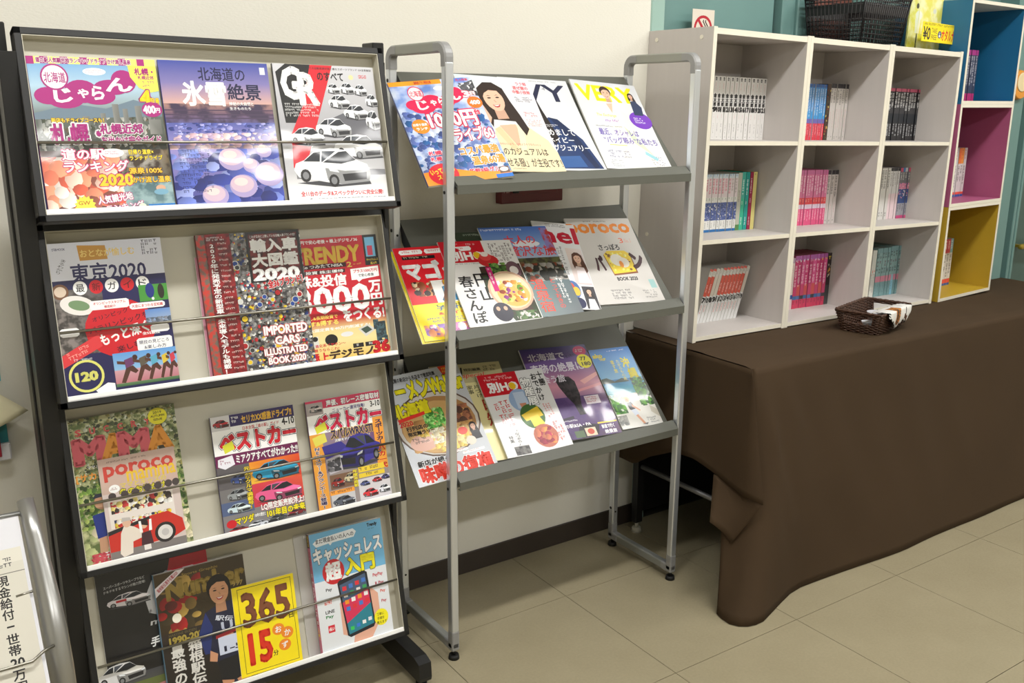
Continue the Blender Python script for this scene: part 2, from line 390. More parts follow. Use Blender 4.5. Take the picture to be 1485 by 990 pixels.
def magazine(label, cov, mat4, thick=.005, bend=0, cover_col=(235, 233, 228), spine_col=None, finish='gloss', name='magazine', cat='magazine', group=None, page='pages'):
    W, H = cov.W, cov.H
    t = thing(name, label, cat, mat4, group)
    m = MB(); m.box(.001, .0006, -thick+.0004, W-.0006, H-.0006, -.0003); b = m.build('page_block', M[page], t)
    m = MB(); m.box(0, 0, -.0003, W, H, 0); m.box(0, 0, -thick, W, H, -thick+.0003)
    if spine_col is None: m.box(-.0003, 0, -thick, .0003, H, 0)
    c = m.build('cover', M['whitecover'], t)
    if spine_col is not None:
        m = MB(); m.box(-.0004, 0, -thick, .0003, H, 0); sp = m.build('spine', plain('spine_paper', spine_col, .4), t)
        if bend: bend_mesh(sp.data, bend, H)
    if bend: bend_mesh(b.data, bend, H); bend_mesh(c.data, bend, H)
    cov.emit(c, bend, M[finish])
    return t
WH = (250, 250, 250); BK = (24, 22, 24); RD = (206, 26, 40); YL = (252, 226, 30); NV = (34, 34, 84); OR = (240, 140, 40)

# ------------------------------------------------------------------ the room
def room():
    m = MB(); m.box(-2.6, -5.2, -.06, 4.6, .3, -.006); struct(m.build('floor', M['grout']))
    fl = bpy.data.objects['floor']
    T, tx, ty = .4509, .4252, -.7296; cache = {}
    for i in range(-7, 10):
        for j in range(-10, 3):
            x0, y0 = tx+i*T, ty+j*T
            a, b, c, d = max(x0, -2.6), max(y0, -5.2), min(x0+T, 4.6), min(y0+T, 0.0)
            if c-a < .02 or d-b < .02: continue
            key = (round(c-a, 4), round(d-b, 4))
            if key not in cache:
                q = MB(); q.box(.0009, .0009, -.006, c-a-.0009, d-b-.0009, 0); o = q.build('tile', M['floor'], fl); cache[key] = o
            else:
                o = bpy.data.objects.new('tile', cache[key].data); C.objects.link(o); o.parent = fl
            o.location = (a, b, 0)
    m = MB(); m.box(-2.6, 0, 0, .912, .12, 2.7); struct(m.build('wall_back', M['wall']))
    m = MB(); m.box(.93, .16, 0, 4.6, .2, 2.7); struct(m.build('wall_back_recess', M['wall']))
    m = MB(); m.box(-2.72, -5.2, 0, -2.6, .12, 2.7); struct(m.build('wall_left', M['wall']))
    m = MB(); m.box(4.6, -5.2, 0, 4.72, .2, 2.7); struct(m.build('wall_right', M['wall']))
    m = MB(); m.box(-2.72, -5.32, 0, 4.72, -5.2, 2.7); struct(m.build('wall_front', M['wall']))
    m = MB(); m.box(-2.72, -5.32, 2.7, 4.72, .2, 2.8); struct(m.build('ceiling', M['ceil']))
    m = MB(); m.box(-2.6, -.006, 0, .912, 0, .066, bev=.002); m.box(.906, -.006, 0, .918, .1, .066); struct(m.build('baseboard_back', M['base']))
    # teal steel partition with its posts and a door beyond the shelves
    m = MB(); m.box(.912, -.004, 0, .966, .14, 2.7, bev=.003); struct(m.build('trim_1', plain('pale_teal_frame', (150, 180, 170), .4)))
    m = MB(); m.box(.966, .06, 0, 1.512, .09, 2.7); struct(m.build('wall_panel', M['teal']))
    m = MB(); m.box(1.512, .085, 0, 1.535, .1, 2.7); struct(m.build('trim_2', M['black']))
    m = MB(); m.box(1.535, .04, 0, 1.585, .1, 2.7, bev=.004); m.box(1.585, .052, 0, 1.612, .1, 2.7, bev=.002); m.box(1.612, .04, 0, 1.68, .1, 2.7, bev=.004); struct(m.build('trim_3', M['teal']))
    m = MB(); m.box(1.68, .075, 0, 3.03, .1, 2.7); struct(m.build('wall_panel_far', M['teal']))
    m = MB(); m.box(2.9, -.01, 0, 3.025, .1, 2.7, bev=.004); struct(m.build('trim_4', M['teal']))
    m = MB(); m.box(3.025, .04, 0, 3.09, .12, 2.7); struct(m.build('trim_5', M['teal_dark']))
    m = MB(); m.box(3.09, .0, 0, 3.11, .1, 2.7, bev=.003); m.box(3.118, .0, 0, 3.135, .1, 2.7, bev=.003); m.box(3.11, .015, 0, 3.118, .1, 2.7); struct(m.build('trim_6', M['teal']))
    m = MB(); m.box(3.135, .02, 0, 4.2, .06, 2.7); d = struct(m.build('door_1', M['teal_dark']))
    m = MB(); m.box(3.137, -.03, .744, 3.3, -.008, .768, bev=.008, seg=2); m.box(3.16, -.01, .75, 3.18, .02, .762); m.build('door_handle', plain('brass_push_bar', (176, 150, 60), .35, metal=.6), d)
    d['kind'] = 'structure'
    for i, (x, y) in enumerate(LAMP_SPOTS):
        t = thing('ceiling_light', 'long white ceiling lamp %s' % ['over the black rack', 'over the bookcases', 'over the far end of the table', 'behind the camera on the left', 'behind the camera in the middle', 'behind the camera on the right'][i], 'lamp', loc=(x, y, 2.7), group='ceiling lamps')
        m = MB(); m.box(-.64, -.12, -.06, .64, .12, 0, bev=.006); m.build('housing', M['housing'], t)
        m = MB(); m.box(-.6, -.07, -.085, .6, .07, -.06, bev=.01, seg=2); m.build('diffuser', M['lamp'], t)
room()

# ------------------------------------------------------------------ black four-tray magazine rack
RV = (-0.8269, -0.4086, 0.0186, 0.3115, 0.2441, (1.1791, .8392, .499, .1479), -.0094, -.0176)
def tray_matrix(i):
    X, Y, th, h, a, zz, lean, roll = RV; c, s = math.cos(th), math.sin(th); z = zz[i]; y = lean*(z-zz[0])
    U = Vector((c, s, roll)).normalized(); T = Vector((-s*math.sin(a), c*math.sin(a), math.cos(a))); T = (T-U*T.dot(U)).normalized(); N = U.cross(T)
    Mx = Matrix.Identity(4)
    for k in range(3): Mx[k][0], Mx[k][1], Mx[k][2] = U[k], T[k], N[k]
    Mx.translation = (X-y*s, Y+y*c, z); return Mx
def black_rack():
    L = Vector((-.49, -.3, 0))
    t = thing('magazine_rack', 'tall black steel rack with four tilted cream-lined magazine trays', 'rack', loc=L)
    Wi, h, b, dp, bk = .68, .3115, .0125, -.036, -.026
    first = None
    for i in range(4):
        Mx = Matrix.Translation(-L) @ tray_matrix(i)
        kids = []
        if first is None:
            m = MB()
            m.box(-b, -b, dp, 0, h+b, 0, bev=.0012); m.box(Wi, -b, dp, Wi+b, h+b, 0, bev=.0012); m.box(-b, -b, dp, Wi+b, 0, 0, bev=.0012); m.box(-b, h, dp, Wi+b, h+b, 0, bev=.0012)
            m.box(0, 0, dp, Wi, h, dp+.002)
            fr = m.build('tray', M['black'], t)
            m = MB(); m.box(0, 0, bk-.002, Wi, h, bk); kids.append(m.build('back_panel', M['cream'], fr))
            m = MB(); m.box(0, .001, bk, .0012, h-.001, -.0008); m.box(Wi-.0012, .001, bk, Wi, h-.001, -.0008); m.box(0, h-.0012, bk, Wi, h, -.0008); kids.append(m.build('side_lining', M['cream'], fr))
            m = MB(); m.box(.001, 0, bk, Wi-.001, .0015, -.0006); m.box(.001, 0, -.0055, Wi-.001, .0095, -.0006, bev=.0008); kids.append(m.build('ledge', M['ledge'], fr))
            m = MB(); m.tube([(-.004, .126, -.0035), (Wi+.004, .126, -.0035)], .0027, 8); kids.append(m.build('retaining_rod', M['rod'], fr))
            first = (fr, kids)
        else:
            fr = first[0].copy(); C.objects.link(fr); fr.parent = t
            for k in first[1]:
                c = k.copy(); C.objects.link(c); c.parent = fr
        fr.matrix_local = Mx
    for x, zt in ((-.869, 1.503), (-.1385, 1.494)):
        m = MB(); m.box(x, -.318+.03, .03, x+.0275, -.235, zt, bev=.002); o = m.build('upright', M['black'], t); o.location = -L
        m = MB()
        m.box(x+(.004 if x < -.5 else .0), -.345 if x < -.5 else -.325, .13, x+(.0335 if x < -.5 else .010), -.286, 1.452, bev=.001)
        o = m.build('dark_gap_filler', M['black'], t); o.location = -L  # black strip added beside each upright to keep the tray gap dark
    for x in (-.872, -.1415):
        m = MB(); m.prism([(-.445, .022), (-.448, .032), (-.445, .07), (-.42, .078), (-.06, .078), (-.05, .07), (-.05, .022)], x, x+.033); f = m.build('foot', M['black'], t); f.location = -L
        for y in (-.425, -.09):
            m = MB(); m.cyl((x+.0165, y, 0), .014, .012, 14); m.cyl((x+.0165, y, .012), .006, .012, 8); m.build('foot_pad', M['rubber'], f)
    m = MB(); m.box(-.842, -.27, .10, -.138, -.25, .14, bev=.002); o = m.build('crossbar', M['black'], t); o.location = -L
black_rack()

# ------------------------------------------------------------------ silver three-shelf rack
SA = math.radians(44.8); SS, SC = math.sin(SA), math.cos(SA); SY = -.342; SZ = (1.195, .838, .4835); SW = .7452
def shelf_matrix(i, u, t, n, rz, ry=0, rx=0):
    U, T, N = Vector((1, 0, 0)), Vector((0, SS, SC)), Vector((0, -SC, SS))
    Rm = Matrix.Rotation(rz, 3, N) @ Matrix.Rotation(ry, 3, T) @ Matrix.Rotation(rx, 3, U)
    Mx = Matrix.Identity(4)
    for c, v in enumerate((Rm @ U, Rm @ T, Rm @ N)):
        for k in range(3): Mx[k][c] = v[k]
    Mx.translation = Vector((0, SY, SZ[i])) + U*u + T*t + N*n; return Mx
def silver_rack():
    YF, YB, H = -.368, -.1015, 1.5015
    t = thing('display_rack', 'silver tube magazine stand with three sloping grey shelves', 'rack', loc=(SW/2, -.235, 0)); L = Vector((SW/2, -.235, 0))
    def rr(x, y0, y1, z0, z1, w=.0125):
        pass
    for x in (0, SW):
        m = MB()
        m.box(x-.0105, YF-.0105, .075, x+.0105, YF+.0105, H-.045, bev=.004, seg=3); m.box(x-.0105, YB-.0105, .075, x+.0105, YB+.0105, H-.045, bev=.004, seg=3)
        f = m.build('side_frame', M['alu'], t); f.location = -L
        for z in (H-.014, .036):
            m = MB(); m.box(x-.0105, YF+.03, z-.012, x+.0105, YB-.03, z+.012, bev=.004, seg=3); m.build('rail', plain('grey_handle_rail', (146, 147, 138), .45) if z > 1 else plain('dull_aluminium_rail', (150, 152, 148), .45, metal=.5), f)
        # rounded corners
        for yy, sy in ((YF, 1), (YB, -1)):
            for zz, sz in ((H-.014, -1),):
                m = MB(); R = .022; cy, cz = yy+sy*(R+.0015), zz+sz*(R+.0); pts = []
                for k in range(7):
                    a = PI/2*k/6; pts.append((cy-sy*R*math.cos(a), cz-sz*R*math.sin(a)))
                pts = [(yy+sy*.0015 if 0 else cy-sy*R, cz+sz*.02)] + pts + [(cy+sy*.02, zz)]
                w = .0114; prev = None; ring = []
                for k, (y, z) in enumerate(pts):
                    a = pts[max(0, k-1)]; b_ = pts[min(len(pts)-1, k+1)]; d = Vector((0, b_[0]-a[0], b_[1]-a[1])).normalized(); nn = Vector((0, -d.z, d.y))
                    c0 = Vector((x, y, z)); e = .7071*w
                    ring.append([m.bm.verts.new(c0+Vector((1, 0, 0))*px*w+nn*py*w) for px, py in ((-1, -.7), (-.7, -1), (.7, -1), (1, -.7), (1, .7), (.7, 1), (-.7, 1), (-1, .7))])
                for A, B in zip(ring, ring[1:]):
                    for q in range(8): m.bm.faces.new((A[q], A[(q+1) % 8], B[(q+1) % 8], B[q]))
                m.bm.faces.new(ring[0]); m.bm.faces.new(ring[-1]); m.build('corner_joint', M['joint'], f)
        for y, s_ in ((YF, 1), (YB, -1)):
            m = MB(); m.box(x-.0112, min(y-s_*.0112, y+s_*.034), .0235, x+.0112, max(y-s_*.0112, y+s_*.034), .0485, bev=.0045, seg=3); m.box(x-.0112, y-.0112, .03, x+.0112, y+.0112, .08, bev=.004, seg=2); m.build('corner_joint', M['joint'], f)
            m = MB(); m.cyl((x, y, 0), .0145, .011, 16, .0125); m.cyl((x, y, .011), .005, .014, 8); m.build('foot_pad', M['rubber'], f)
        m = MB()
        for z in SZ: m.tube([(x-.0115, YF+.001, z-.02), (x+.0112, YF+.001, z-.02)], .004, 8)
        for z in (1.42, 1.06, .70, .13): m.tube([(x-.0115, YB, z), (x-.0102, YB, z)], .0045, 10); m.tube([(x+.0, YB-.0115, z-.012), (x+.0, YB-.010, z-.012)], .003, 8)
        m.build('bolts', M['rubber'], f)
    for i in range(3):
        def w(tt, n): return (SY+tt*SS-n*SC, SZ[i]+tt*SC+n*SS)
        pr = [w(.345, 0), w(-.032, 0), w(-.032, .0195), w(-.0035, .0195), w(-.0035, .0225)]
        e = w(-.0035, .0225); pr2 = [e, (-.3835, SZ[i]-.0045), (-.3835, SZ[i]-.0235), (-.375, SZ[i]-.0235)]
        m = MB(); full = pr+pr2[1:]
        for a, b_ in zip(full, full[1:]):
            d = Vector((b_[0]-a[0], b_[1]-a[1])); L_ = d.length
            if L_ < 1e-5: continue
            d /= L_; n = Vector((-d.y, d.x))*.0008; a2 = Vector(a)-d*.0006; b2 = Vector(b_)+d*.0006
            m.prism([tuple(a2+n), tuple(b2+n), tuple(b2-n), tuple(a2-n)], .0135, SW-.0135)
        s = m.build('shelf', M['sheet'], t); s.location = -L
        m = MB()
        for x in (.0135, SW-.0165): m.prism([w(.345, -.001), w(.30, -.03), w(.2, -.03), w(.15, -.001)], x, x+.003)
        m.build('support_bracket', M['black'], s)
silver_rack()

# ------------------------------------------------------------------ table, cloth, bookcases
TR_ = .0219
def ztop(x): return .6759-TR_*(x-.8942)
def table():
    X0, X1 = .853, 2.92
    t = thing('folding_table', 'long dark folding table hidden under the brown cloth', 'table', loc=(1.9, -.28, 0)); L = Vector((1.9, -.28, 0))
    m = MB(); m.prism([(-.525, ztop(X0)-.035), (-.525, ztop(X0)-.008), (-.035, ztop(X0)-.008), (-.035, ztop(X0)-.035)], X0, X1)
    for v in m.bm.verts:
        v.co.z += -TR_*(v.co.x-X0)
        if v.co.y < -.3: v.co.y = -.533+.035*(v.co.x-.835)
    o = m.build('tabletop', M['tabletop'], t); o.location = -L
    m = MB(); m.box(.93, -.034, .045, 2.88, -.026, .60); o = m.build('under_table_shade_panel', M['black'], t); o.location = -L  # black sheet added at the rear, standing in for shade under the table
    for x, y in ((.872, -.07), (.905, -.46), (2.85, -.07), (2.85, -.42)):
        m = MB(); m.box(x-.012, y-.0125, .035, x+.0175, y+.0125, ztop(x)-.034, bev=.002); o = m.build('leg', M['black'], t); o.location = -L
        m = MB(); m.cyl((x+.003, y, 0), .017, .016, 16, .014); m.cyl((x+.003, y, .016), .006, .02, 8); m.build('foot', plain('ivory_glide', (190, 186, 170), .5), o)
    for x in (.872, 2.85):
        m = MB(); m.tube([(x, -.09, .235), (x+.02, -.42, .225)], .0085, 10); o = m.build('crossbar', plain('grey_brace', (120, 120, 122), .45, metal=.5), t); o.location = -L
table()
def cloth():
    rnd = random.Random(4); P = []
    xs = [.835+.02*i for i in range(12)]+[1.08+.04*i for i in range(50)]; xs = [x for x in xs if x <= 3.0]
    hem = [(.835, .705, -.610), (.855, .703, -.640), (.875, .715, -.662), (.895, .735, -.676), (.915, .76, -.682), (.935, .79, -.681), (.975, .83, -.668), (1.03, .9, -.645), (1.1, 1.0, -.616), (1.2, 1.14, -.622), (1.35, 1.32, -.63), (1.5, 1.49, -.64), (1.8, 1.8, -.634), (2.2, 2.2, -.636), (3.1, 3.1, -.625)]
    def hm(x):
        for a, b in zip(hem, hem[1:]):
            if x <= b[0]:
                k = (x-a[0])/(b[0]-a[0]); return (a[1]+(b[1]-a[1])*k, a[2]+(b[2]-a[2])*k)
        return (x, -.63)
    def yf(x): return -.545+.035*(x-.835)
    def bump(x, y):
        return .0012*math.sin(9*x+14*y)+.0010*math.sin(31*x-22*y+1)+.0016*max(0, math.sin(7*x+30*y))**6*(y < -.28)
    NZ = 30
    # left boundary of the front drop (it wraps round the corner): by z
    LB = [(.676, .835, -.545), (.50, .838, -.535), (.40, .838, -.50), (.33, .822, -.495), (.25, .79, -.515), (.12, .745, -.56), (0, .712, -.590)]
    def lb(z):
        for a, b in zip(LB, LB[1:]):
            if z >= b[0]:
                k = (a[0]-z)/(a[0]-b[0]); return Vector((a[1]+(b[1]-a[1])*k, a[2]+(b[2]-a[2])*k, z))
        return Vector((LB[-1][1], LB[-1][2], 0))
    def front(x, s):
        hx, hy = hm(x); z0 = ztop(x)+.0015; yt = yf(x); z = z0*(1-s)+.002*s
        k = s**1.35; X = x+(hx-x)*s**(3.0-1.4*min(1, max(0, (x-.835)/.12)))
        Y = yt-.004*min(1, s*12)+(hy-yt)*k
        fold = 0
        for (xc, am, wd, dr) in ((.95, .010, .035, .25), (1.08, .008, .04, .45), (1.25, .006, .05, .6), (1.62, .006, .06, .25), (2.1, .005, .09, -.3), (2.55, .006, .07, .1), (.99, .006, .018, .55), (1.16, .005, .02, .8), (1.42, .004, .03, .5), (1.85, .004, .04, .4)):
            fold += am*math.exp(-((x-xc-dr*(s-.5)*.6)/wd)**2)*math.sin(PI*min(1, s*1.05))
        Y += -fold + .0025*math.sin(13*x+5*s)*s
        return Vector((X, Y, z))
    rows = []
    for r in range(NZ+1):
        s = r/NZ; row = []
        c0 = front(xs[0], s); l = lb(c0.z); 
        for k in range(5):
            q = k/5; p = l.lerp(c0, q); p.y -= .012*math.sin(PI*q)*min(1, s*1.5)*(1-s); row.append(p)
        row += [front(x, s) for x in xs]
        rows.append(row)
    t = thing('tablecloth', 'dark brown cloth draped over the long table down to the floor', 'tablecloth', loc=(1.9, -.3, .6)); L = Vector((1.9, -.3, .6))
    # round the ridge: top surface rows
    top = []
    for j in range(26):
        y_ = -.028
        row = []
        for x in xs:
            y0 = yf(x); q = j/25; y = y_+(y0-y_)*q; z = ztop(x)+.0015+bump(x, y)*(1 if y < -.3 or x > 2.62 else 0)*min(1, (y-y0)*30) - (.0025 if q > .999 else 0)
            row.append(Vector((x, y, z)))
        top.append(row)
    for r in rows[0:1]:
        for k, p in enumerate(r): p.z -= .0025
    g = grid_mesh('cloth_top', [[p-L for p in r] for r in top], M['cloth'], t)
    g = grid_mesh('front_drop', [[p-L for p in r] for r in rows], M['cloth'], t, thick=.0012)
    # left side drop, ending in the flap that hangs over the front corner
    side = []
    hemz = [(-.03, .27), (-.125, .27), (-.2, .32), (-.30, .368), (-.38, .372), (-.459, .352), (-.545, .325)]
    ys = [-.03-(.515)*k/24 for k in range(25)]
    def hz(y):
        for a, b in zip(hemz, hemz[1:]):
            if y >= b[0]: return a[1]+(b[1]-a[1])*(a[0]-y)/(a[0]-b[0])
        return hemz[-1][1]
    for r in range(21):
        s = r/20; row = []
        for y in ys:
            zt = ztop(.835)-.001; zb = hz(y); z = zt+(zb-zt)*s; c = (max(0, (-y-.35))/.195)**2
            x = .835-.006*math.sin(PI*s)-.034*s*s*(1-.15*c)+.004*math.sin(18*y+3*s)*s
            row.append(Vector((x, y - .03*s*c, z)))
        ex = Vector((.832, -.548, ztop(.835)-.001)).lerp(Vector((.816, -.634, .318)), s); row.append(ex-Vector((0, .002, 0)))
        side.append(row)
    grid_mesh('side_drop', [[p-L for p in r] for r in side], M['cloth'], t, thick=.0012)
    # folded-back corner below the flap
    A, B, Cc = Vector((.803, -.462, .352)), Vector((.816, -.634, .319)), Vector((.735, -.522, .245))
    D = Vector((.772, -.570, .19)); fl = []
    for r in range(9):
        s = r/8; a = A.lerp(Cc, s); b = B.lerp(D, s); row = []
        for k in range(9):
            q = k/8; p = a.lerp(b, q); p.x += .016*math.sin(PI*q)*(1-s*.5); row.append(p-L)
        fl.append(row)
    grid_mesh('corner_fold', fl, M['cloth'], t, thick=.0012)
cloth()

def frame_matrix(X, Y, Z, yaw, roll):
    return Matrix.Translation((X, Y, Z)) @ Matrix.Rotation(roll, 4, 'Y') @ Matrix.Rotation(yaw, 4, 'Z')
BM = frame_matrix(.8942, -.2597, .6785, .0213, .0219)
CW, CH, CD = .4196, .8985, .259
def bookcases():
    words = ['against the silver rack', 'in the middle', 'beside the coloured boxes']
    for i in range(3):
        t = thing('bookcase', 'pale grey three-tier bookcase %s' % words[i], 'bookcase', BM @ Matrix.Translation((i*CW, 0, 0)), 'pale three-tier bookcases')
        def board(name, x0, y0, z0, x1, y1, z1, edge=True):
            m = MB(); m.box(x0, y0, z0, x1, y1, z1); o = m.build(name, M['case'], t)
            if edge:
                m = MB(); m.box(x0-.0002, y0-.0012, z0-.0002, x1+.0002, y0, z1+.0002); m.build('edge_band', M['edge'], o)
            return o
        e = .0006
        for x in (e, CW-.0135-e): board('side_panel', x, .0012, 0, x+.0135, CD, CH)
        if i == 0:
            for y, z in ((.045, .872), (.225, .872), (.225, .035), (.045, .035), (.22, .30), (.22, .595)):
                m = MB(); m.tube([(-.0012, y, z), (e, y, z)], .006, 14); m.build('screw_cap', M['edge'], bpy.data.objects[t.name])
        for z0, z1 in ((0.003, .015), (.2925, .3045), (.5765, .5885)): board('shelf_board', .0141, .003, z0, CW-.0141, CD-.006, z1)
        board('top_board', .0141, .003, CH-.0185, CW-.0141, CD, CH-.003)
        m = MB(); m.box(.0141, CD-.006, .003, CW-.0141, CD-.001, CH-.0185); m.build('back_panel', M['case'], t)
bookcases()
CM = Matrix.Translation((2.198, -.2315, .6495)) @ Matrix.Rotation(.0703, 4, 'Z')
CUBES = ((0.0, .3545, 'yellow', 'mustard yellow open box on the cloth, lowest of the coloured stack'), (.3549, .367, 'pink', 'pink open box in the middle of the coloured stack'), (.7219, .3558, 'blue', 'blue open box on top of the coloured stack'))
def cubes():
    for z, h, k, lb in CUBES:
        t = thing('storage_box', lb, 'storage box', CM @ Matrix.Translation((0, 0, z)), 'coloured open boxes')
        W, D, b = .4003, .29, .0115; e = .0004; h -= e
        m = MB(); m.box(0, .0015, 0, b, D, h); m.build('side_panel', M[k], t); m = MB(); m.box(W-b, .0015, 0, W, D, h); m.build('side_panel', M[k], t)
        m = MB(); m.box(b, .0015, 0, W-b, D, b); m.build('bottom_board', M[k], t); m = MB(); m.box(b, .0015, h-b, W-b, D, h); m.build('top_board', M[k] if k != 'blue' else M['edge'], t)
        m = MB(); m.box(b, D-.005, b, W-b, D, h-b); m.build('back_panel', M[k], t)
        m = MB(); m.box(0, 0, 0, b, .0015, h); m.box(W-b, 0, 0, W, .0015, h); m.box(b, 0, 0, W-b, .0015, b); m.box(b, 0, h-b, W-b, .0015, h); m.build('edge_band', M['edge'], t)
cubes()

# ------------------------------------------------------------------ the covers
def cov_sapporo(W, H):
    c = Cov(W, H, 3); MG = (170, 36, 124)
    c.R(0, .04, 1, .62, [(0, (120, 170, 214)), (.25, (176, 206, 226)), (.45, (150, 170, 176)), (.6, (96, 104, 96)), (1, (58, 62, 54))])
    c.blobs(.02, .36, .98, .6, 230, [(118, 122, 118), (84, 88, 84), (150, 152, 148), (60, 66, 52), (176, 176, 170), (96, 84, 66)], .008, .028, 4, 1.6)
    c.P([(.0, .36), (.3, .3), (.55, .33), (.78, .27), (1, .32), (1, .38), (0, .4)], (110, 130, 146)); 
    for x, w, y in ((.6, .05, .3), (.68, .04, .33), (.78, .05, .31), (.88, .1, .4), (.5, .04, .36), (.36, .05, .38)): c.R(x, y, x+w, .5, [(136, 138, 134), (120, 120, 116), (96, 96, 92), (150, 150, 146)])
    c.R(0, .6, 1, 1, [(70, 44, 40), (60, 52, 40), (66, 80, 84), (120, 70, 60)])
    c.blobs(.0, .64, .6, .97, 110, [(232, 120, 92), (240, 150, 118), (222, 96, 72), (246, 206, 190), (150, 84, 70), (236, 226, 218)], .03, .09, 9)
    c.R(.6, .6, 1, .78, [(214, 210, 204), (120, 100, 70), (70, 60, 36), (96, 90, 74)], ((60, 46, 34), 60))
    c.R(.6, .78, 1, .97, [(74, 104, 110), (60, 92, 100), (96, 130, 138), (120, 146, 150)], ((150, 178, 182), 40)); c.E(.9, .86, .04, .022, (216, 170, 140)); c.E(.9, .885, .06, .02, (120, 170, 196))
    c.R(0, 0, 1, .045, (240, 240, 120)); 
    for i in range(6): c.R(.1+.15*i, 0, .16+.15*i, .045, MG)
    c.R(0, 0, .055, .05, MG)
    c.T('道の駅人気観光地ランキングドライブ かけ流し温泉', .07, .006, .8, .038, MG, .03, WH, .08)
    for x, y, rx, ry in ((.12, .25, .1, .055), (.25, .27, .14, .06), (.38, .22, .13, .075), (.5, .25, .14, .055), (.62, .19, .14, .05), (.72, .15, .1, .075)): c.E(x, y, rx, ry, MG)
    for ch, x, y, h, w in (('じ', .17, .2, .09, .13), ('ゃ', .35, .205, .055, .08), ('ら', .46, .185, .085, .09), ('ん', .58, .13, .085, .2)): c.T(ch, x, y, x+w, y+h, WH, .035)
    c.E(.19, .13, .105, .085, MG); c.E(.19, .13, .092, .074, WH); c.T('北海道', .11, .1, .27, .165, MG, .02)
    c.E(.5, .09, .09, .024, WH); c.marks(.43, .078, .57, .102, (150, 110, 150), 2)
    c.P([(.77, .045), (1, .045), (1, .21), (.93, .22), (.84, .19), (.78, .12)], (238, 240, 96)); c.T('札幌・', .82, .06, .97, .105, MG, .04); c.T('札幌近郊', .84, .11, .97, .135, MG, .03); c.marks(.87, .145, .99, .19, MG, 2)
    c.T('4', .84, .21, .92, .305, (240, 216, 30), .05, MG, .05); c.T('月号', .92, .26, .99, .3, (240, 216, 30), .04, MG, .05); c.E(.92, .335, .085, .05, MG); c.T('400', .85, .31, .945, .36, WH, .05); c.T('円', .95, .325, .985, .355, WH, .03)
    c.T('新店もドライブコースも！', .12, .39, .52, .42, (252, 220, 70), .03, (120, 60, 20), .06)
    for s, a in (('札幌・', (.1, .43, .48, .555)), ('札幌近郊', (.48, .43, .82, .495)), ('お出かけ完全ガイド', (.48, .51, .96, .56))): c.T(s, *a, MG, .035, WH, .07)
    c.T('道の駅', .16, .59, .48, .66, WH, .03, (226, 60, 130), .06); c.E(.55, .62, .09, .03, WH); c.marks(.49, .605, .61, .635, (226, 60, 130), 2)
    c.T('ランキング', .16, .67, .66, .74, WH, .03, (226, 60, 130), .06); c.T('2020', .42, .76, .68, .83, (250, 214, 60), .05, (214, 60, 120), .05)
    c.T('日帰り温泉×', .68, .6, .88, .632, (252, 226, 60), .03, (60, 40, 20), .06); c.T('ランチドライブ', .68, .64, .95, .67, (252, 226, 60), .03, (60, 40, 20), .06)
    c.T('源泉100%', .66, .72, .93, .76, (252, 206, 60), .03, (110, 40, 30), .06); c.T('かけ流し温泉', .68, .78, .99, .82, (252, 206, 60), .03, (110, 40, 30), .06)
    c.star(.28, .955, .085, (240, 236, 80)); c.T('GW', .23, .925, .32, .95, (190, 110, 40), .02); c.T('人気観光地', .38, .89, .66, .94, WH, .03, (200, 60, 140), .07, rot=.12); c.T('ランキング', .44, .95, .74, .99, WH, .03, (200, 60, 140), .07, rot=.1)
    c.R(.78, .965, 1, 1, (20, 120, 196)); c.E(.73, .975, .03, .02, (220, 230, 210))
    return c
def cov_ice(W, H):
    c = Cov(W, H, 5)
    c.R(0, 0, 1, .3, [(0, (62, 76, 160)), (.5, (128, 120, 176)), (1, (214, 170, 156))]); c.R(0, .29, 1, .42, [(0, (172, 130, 120)), (.5, (112, 84, 104)), (1, (96, 88, 140))], ((60, 46, 74), 30))
    for y in (.33, .36, .385): c.R(0, y, 1, y+.008, (70, 52, 82))
    c.R(0, .42, 1, 1, [(0, (84, 92, 168)), (.3, (150, 140, 200)), (1, (40, 54, 142))])
    c.blobs(0, .42, 1, .5, 120, [(70, 80, 160), (112, 122, 196), (44, 56, 130), (160, 160, 220)], .01, .03, 6, .6)
    c.blobs(0, .49, 1, .6, 120, [(224, 190, 200), (196, 168, 200), (238, 214, 214), (150, 140, 196), (214, 176, 190)], .015, .05, 7, .7)
    c.blobs(0, .6, 1, 1, 80, [(50, 64, 150), (76, 92, 180), (112, 130, 206), (34, 44, 120), (148, 160, 222)], .04, .12, 8, .7)
    for x, y, r in ((.55, .67, .13), (.72, .72, .08), (.88, .78, .14), (.62, .86, .13), (.35, .92, .12), (.86, .62, .07)):
        c.E(x, y, r, r*.62, (176, 160, 206)); c.E(x-.01, y-.015, r*.85, r*.46, (214, 188, 206)); c.E(x-.02, y-.03, r*.5, r*.22, (240, 216, 214))
    c.T('北海道の', .34, .04, .77, .13, (26, 28, 66), .015); c.T('氷雪', .18, .14, .57, .3, WH, .035); c.T('絶景', .59, .15, .9, .26, (26, 28, 66), .02)
    c.T('神秘の大自然と', .59, .275, .82, .3, WH, .01); c.T('生きものたち', .59, .31, .79, .33, WH, .01); c.marks(.07, .6, .38, .9, (40, 46, 100), 11); c.R(.92, .03, .97, .08, (226, 230, 240))
    return c
